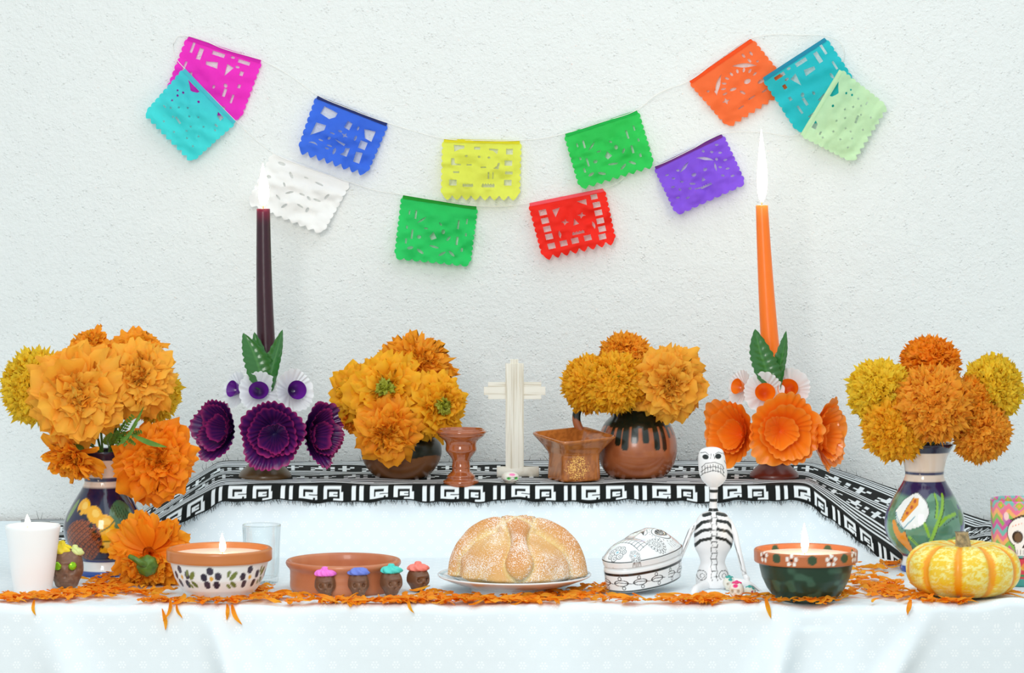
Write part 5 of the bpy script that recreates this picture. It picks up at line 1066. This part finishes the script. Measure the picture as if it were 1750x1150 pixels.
# painted cup, right edge
def pCup(P):
    P.c[:] = lin((240, 150, 110)); u, v = P.u, P.v
    cols = [(236, 120, 150), (246, 176, 110), (140, 190, 90), (216, 90, 160), (120, 190, 180)]
    d = (v-np.abs(((u+200) % 26)-13)*1.0); idx = np.floor(d/9).astype(int) % 5
    for i, c_ in enumerate(cols): P.fill((idx == i).astype(float)*(v < 985), c_)
    md = np.abs(((u+200) % 34)-17)+np.abs(v-860)*1.1
    P.fill((md < 11).astype(float), (236, 120, 170)); P.fill((md < 8).astype(float), (160, 196, 70)); P.fill((md < 4).astype(float), (240, 170, 70))
    for o_ in (0, 163):
        P.tx = lambda x: x; P.u = (u-o_+163) % 326-163
        P.poly([(-42, 872), (-36, 880), (-26, 884), (-26, 898), (-38, 892), (-44, 884)], (200, 120, 180)).disc(-31, 889, 7, 6, (190, 90, 170)).disc(-36, 878, 5, 7, (250, 210, 210))
        P.disc(-4, 905, 31, 28, (40, 24, 24)).disc(-4, 905, 29.5, 26.5, (250, 240, 234)).poly([(-22, 922), (14, 922), (10, 944), (-18, 944)], (250, 240, 234)).seg([(-22, 926), (-18, 944), (10, 944), (14, 926)], 1.2, (50, 30, 30))
        P.disc(-16, 912, 9.5, 10.5, (50, 32, 26)).disc(-15, 913, 6.5, 8, (110, 80, 56)).disc(9, 914, 9.5, 10.5, (50, 32, 26)).disc(9, 915, 6.5, 8, (110, 80, 56)).poly([(-4, 922), (0, 930), (-8, 930)], (60, 30, 30))
        for i in range(6): P.seg([(-16+i*5, 934), (-16+i*5, 942)], .9, (60, 40, 40))
        for i in range(9): P.disc(-24+i*5, 888+abs(i-4)*1.4, 1, 1, (240, 120, 70))
        P.poly([(-16, 948), (10, 948), (22, 985), (-24, 985)], (40, 24, 24)).poly([(-14, 950), (8, 950), (19, 984), (-21, 984)], (226, 60, 80)).seg([(-20, 960), (14, 975)], 4, (240, 200, 60)).disc(-3, 962, 6, 5, (250, 150, 60)).seg([(-22, 978), (18, 978)], 4, (60, 150, 90))
        P.seg([(-28, 884), (-10, 876), (6, 877), (22, 890)], 2.2, (60, 20, 30))
    P.u = u
    P.band(983, 1000, (80, 170, 160)); P.fill((P.idx > P.m*.62).astype(float), (248, 226, 214))
p = G(1745, 997); k = K(p.y); t = thing('painted_cup', 'colourful tall cup with a skull girl picture, partly out of frame', 'cup', p)
lathe_thing(t, 'cup_body', [(0, 997), (46, 997), (48, 995), (49, 970), (50.5, 900), (52, 853), (50.5, 852), (49, 856), (47, 900), (46, 985), (0, 990)], k, 997, pCup, SATINP, 300, 200, True)

# ------------------------------------------------------------------ scattered petals
def strip(seed):
    r_ = np.random.default_rng(seed); m, n = 7, 4; s = np.linspace(0, 1, m); u = np.linspace(-1, 1, n); wd = .0042*np.sin(pi*np.clip(s*.88+.1, 0, 1))**.7*r_.uniform(.7, 1.5); L = r_.uniform(.018, .034); b = r_.uniform(-1.2, 1.2); tw = r_.uniform(-1.5, 1.5)
    x = L*(s-.5); y = b*L*.5*(s-.5)**2*2; z = .003+.0045*np.abs(np.sin(s*pi*r_.uniform(.6, 1.6)+r_.uniform(0, 3)))
    V = np.zeros((m, n, 3)); an = tw*(s-.5)+r_.uniform(-.5, .5)
    V[..., 0] = x[:, None]; V[..., 1] = y[:, None]+u[None]*wd[:, None]*np.cos(an)[:, None]; V[..., 2] = z[:, None]+u[None]*wd[:, None]*np.sin(an)[:, None]+.0008*np.sin(u*5)[None]
    V[-1, :, 0] += .0022*np.array([.2, 1, -.3, .6]); V[..., 2] = np.maximum(V[..., 2]*.8, .0006)
    c = np.zeros((m, n, 3)); c[..., 0] = sm(0, .6, s)[:, None]; c[..., 1] = r_.uniform(0, .5); return V.reshape(-1, 3), gridF(n, m), c.reshape(-1, 3)
STR = [strip(i) for i in range(16)]; SM = [newmesh('marigold_petal', V, F, c, True, MATS['petal_scatter']) for V, F, c in STR]
r_ = random.Random(3); spots = []
def clump(px, py, sx, sy, n, lim=(0.008, .4)):
    for _ in range(n):
        q = G(px+r_.gauss(0, sx), max(1006, py+r_.gauss(0, sy)) if py > 1000 else py+r_.gauss(0, sy)); 
        if q.y < lim[0]: q.y = lim[0]+r_.random()*.012
        spots.append((q.x, q.y, r_.uniform(0, .004)))
for px, py, sx, sy, n in ((15, 1027, 18, 4, 22), (60, 1026, 30, 4, 34), (110, 1023, 30, 4, 36), (150, 1014, 28, 5, 36), (190, 1010, 28, 6, 40), (235, 1014, 30, 5, 34), (175, 996, 22, 4, 26), (290, 1032, 22, 3, 20), (335, 1032, 22, 3, 16), (395, 1030, 18, 5, 26), (440, 1014, 18, 4, 24), (480, 1024, 26, 3, 30), (540, 1034, 26, 1.5, 22), (600, 1034, 30, 1.5, 24), (660, 1033, 24, 2, 26), (700, 1031, 22, 3, 34), (735, 1022, 14, 5, 30), (780, 1029, 28, 3, 34), (830, 1031, 28, 2, 28), (880, 1032, 24, 2, 24), (930, 1027, 24, 4, 34), (985, 1022, 22, 4, 34), (1020, 1010, 20, 5, 22), (1070, 1031, 26, 2, 18), (1165, 1030, 24, 3, 30), (1210, 1028, 22, 5, 40), (1300, 1030, 20, 4, 24), (1340, 1026, 20, 4, 18), (1400, 1031, 26, 3, 26), (1430, 1026, 14, 3, 14),
                          (1465, 990, 12, 10, 20), (1500, 1000, 26, 8, 34), (1530, 1016, 26, 5, 40), (1490, 1008, 18, 8, 20), (1515, 970, 18, 4, 18), (1580, 1024, 24, 3, 18), (1640, 1034, 26, 1.5, 22), (1725, 1020, 14, 3, 5)):
    clump(px, py, sx, sy, n)
r_.shuffle(spots)
spots.sort(key=lambda s: s[1])
obst = [(G(x_, 1020), .024) for x_ in (555.5, 612.5, 668.5)]+[(G(714.5, 1011), .022)]+[(G(375, 1021), .048), (G(1377, 1023), .05), (G(56, 1014), .029), (G(879, 1011), .062), (G(1646, 1020), .055), (G(114, 1006), .024), (G(1099, 1010), .045)]
keep = [s for n_, s in enumerate(spots) if n_ % 7 and all((s[0]-o_.x)**2+(s[1]-o_.y)**2 > r2*r2 for o_, r2 in obst)]
r2 = random.Random(9)
lab = 'loose orange marigold petal scattered along the front of the tablecloth'
hangp = [(283, 1056, 1.4), (291, 1042, 1.9), (305, 1044, 1.2), (390, 1044, 1.6), (402, 1050, 1.1), (58, 1037, 1.5), (1312, 1038, 1.3), (1552, 1036, 1.8), (700, 1035, 1.2)]
indiv = keep[:290]
for i, (x, y, z) in enumerate(indiv):
    o = bpy.data.objects.new('marigold_petal', SM[r2.randrange(16)]); COL.objects.link(o); o.location = (x, y, T+z); o.rotation_euler = (r2.uniform(-.25, .25), r2.uniform(-.25, .25), r2.uniform(0, 6.28)); s_ = r2.uniform(.8, 1.3); o.scale = (s_, s_, s_)
    tag(o, lab, 'petal', 'loose marigold petals on the tablecloth')
for px, py, a in hangp:
    o = bpy.data.objects.new('marigold_petal', SM[r2.randrange(16)]); COL.objects.link(o); q = W(px, py, -.004); o.location = q; o.rotation_euler = Matrix(((cos(a), 0, sin(a)), (0, 1, 0), (-sin(a), 0, cos(a)))).to_euler(); o.rotation_euler = (pi/2, a, 0); o.scale = (.95, .6, 1.4); tag(o, lab, 'petal', 'loose marigold petals on the tablecloth')
Vs, Fs, Cs, off_ = [], [], [], 0
for (x, y, z) in keep[290:]:
    V, F, c = STR[r2.randrange(16)]; a = r2.uniform(0, 6.28); M = np.array([[cos(a), sin(a), 0], [-sin(a), cos(a), 0], [0, 0, 1]]); Vs.append((V*r2.uniform(.8, 1.3))@M+np.array([x, y, T+z])); Fs.append(F+off_); off_ += len(V); Cs.append(c)
V = np.concatenate(Vs); o = mk('petal_litter', V-np.array([0, .1, T]), np.concatenate(Fs), MATS['petal_scatter'], cols=np.concatenate(Cs), loc=(0, .1, T))
tag(o, 'heaped small orange marigold petal litter between the things on the tablecloth', 'petals', kind='stuff')
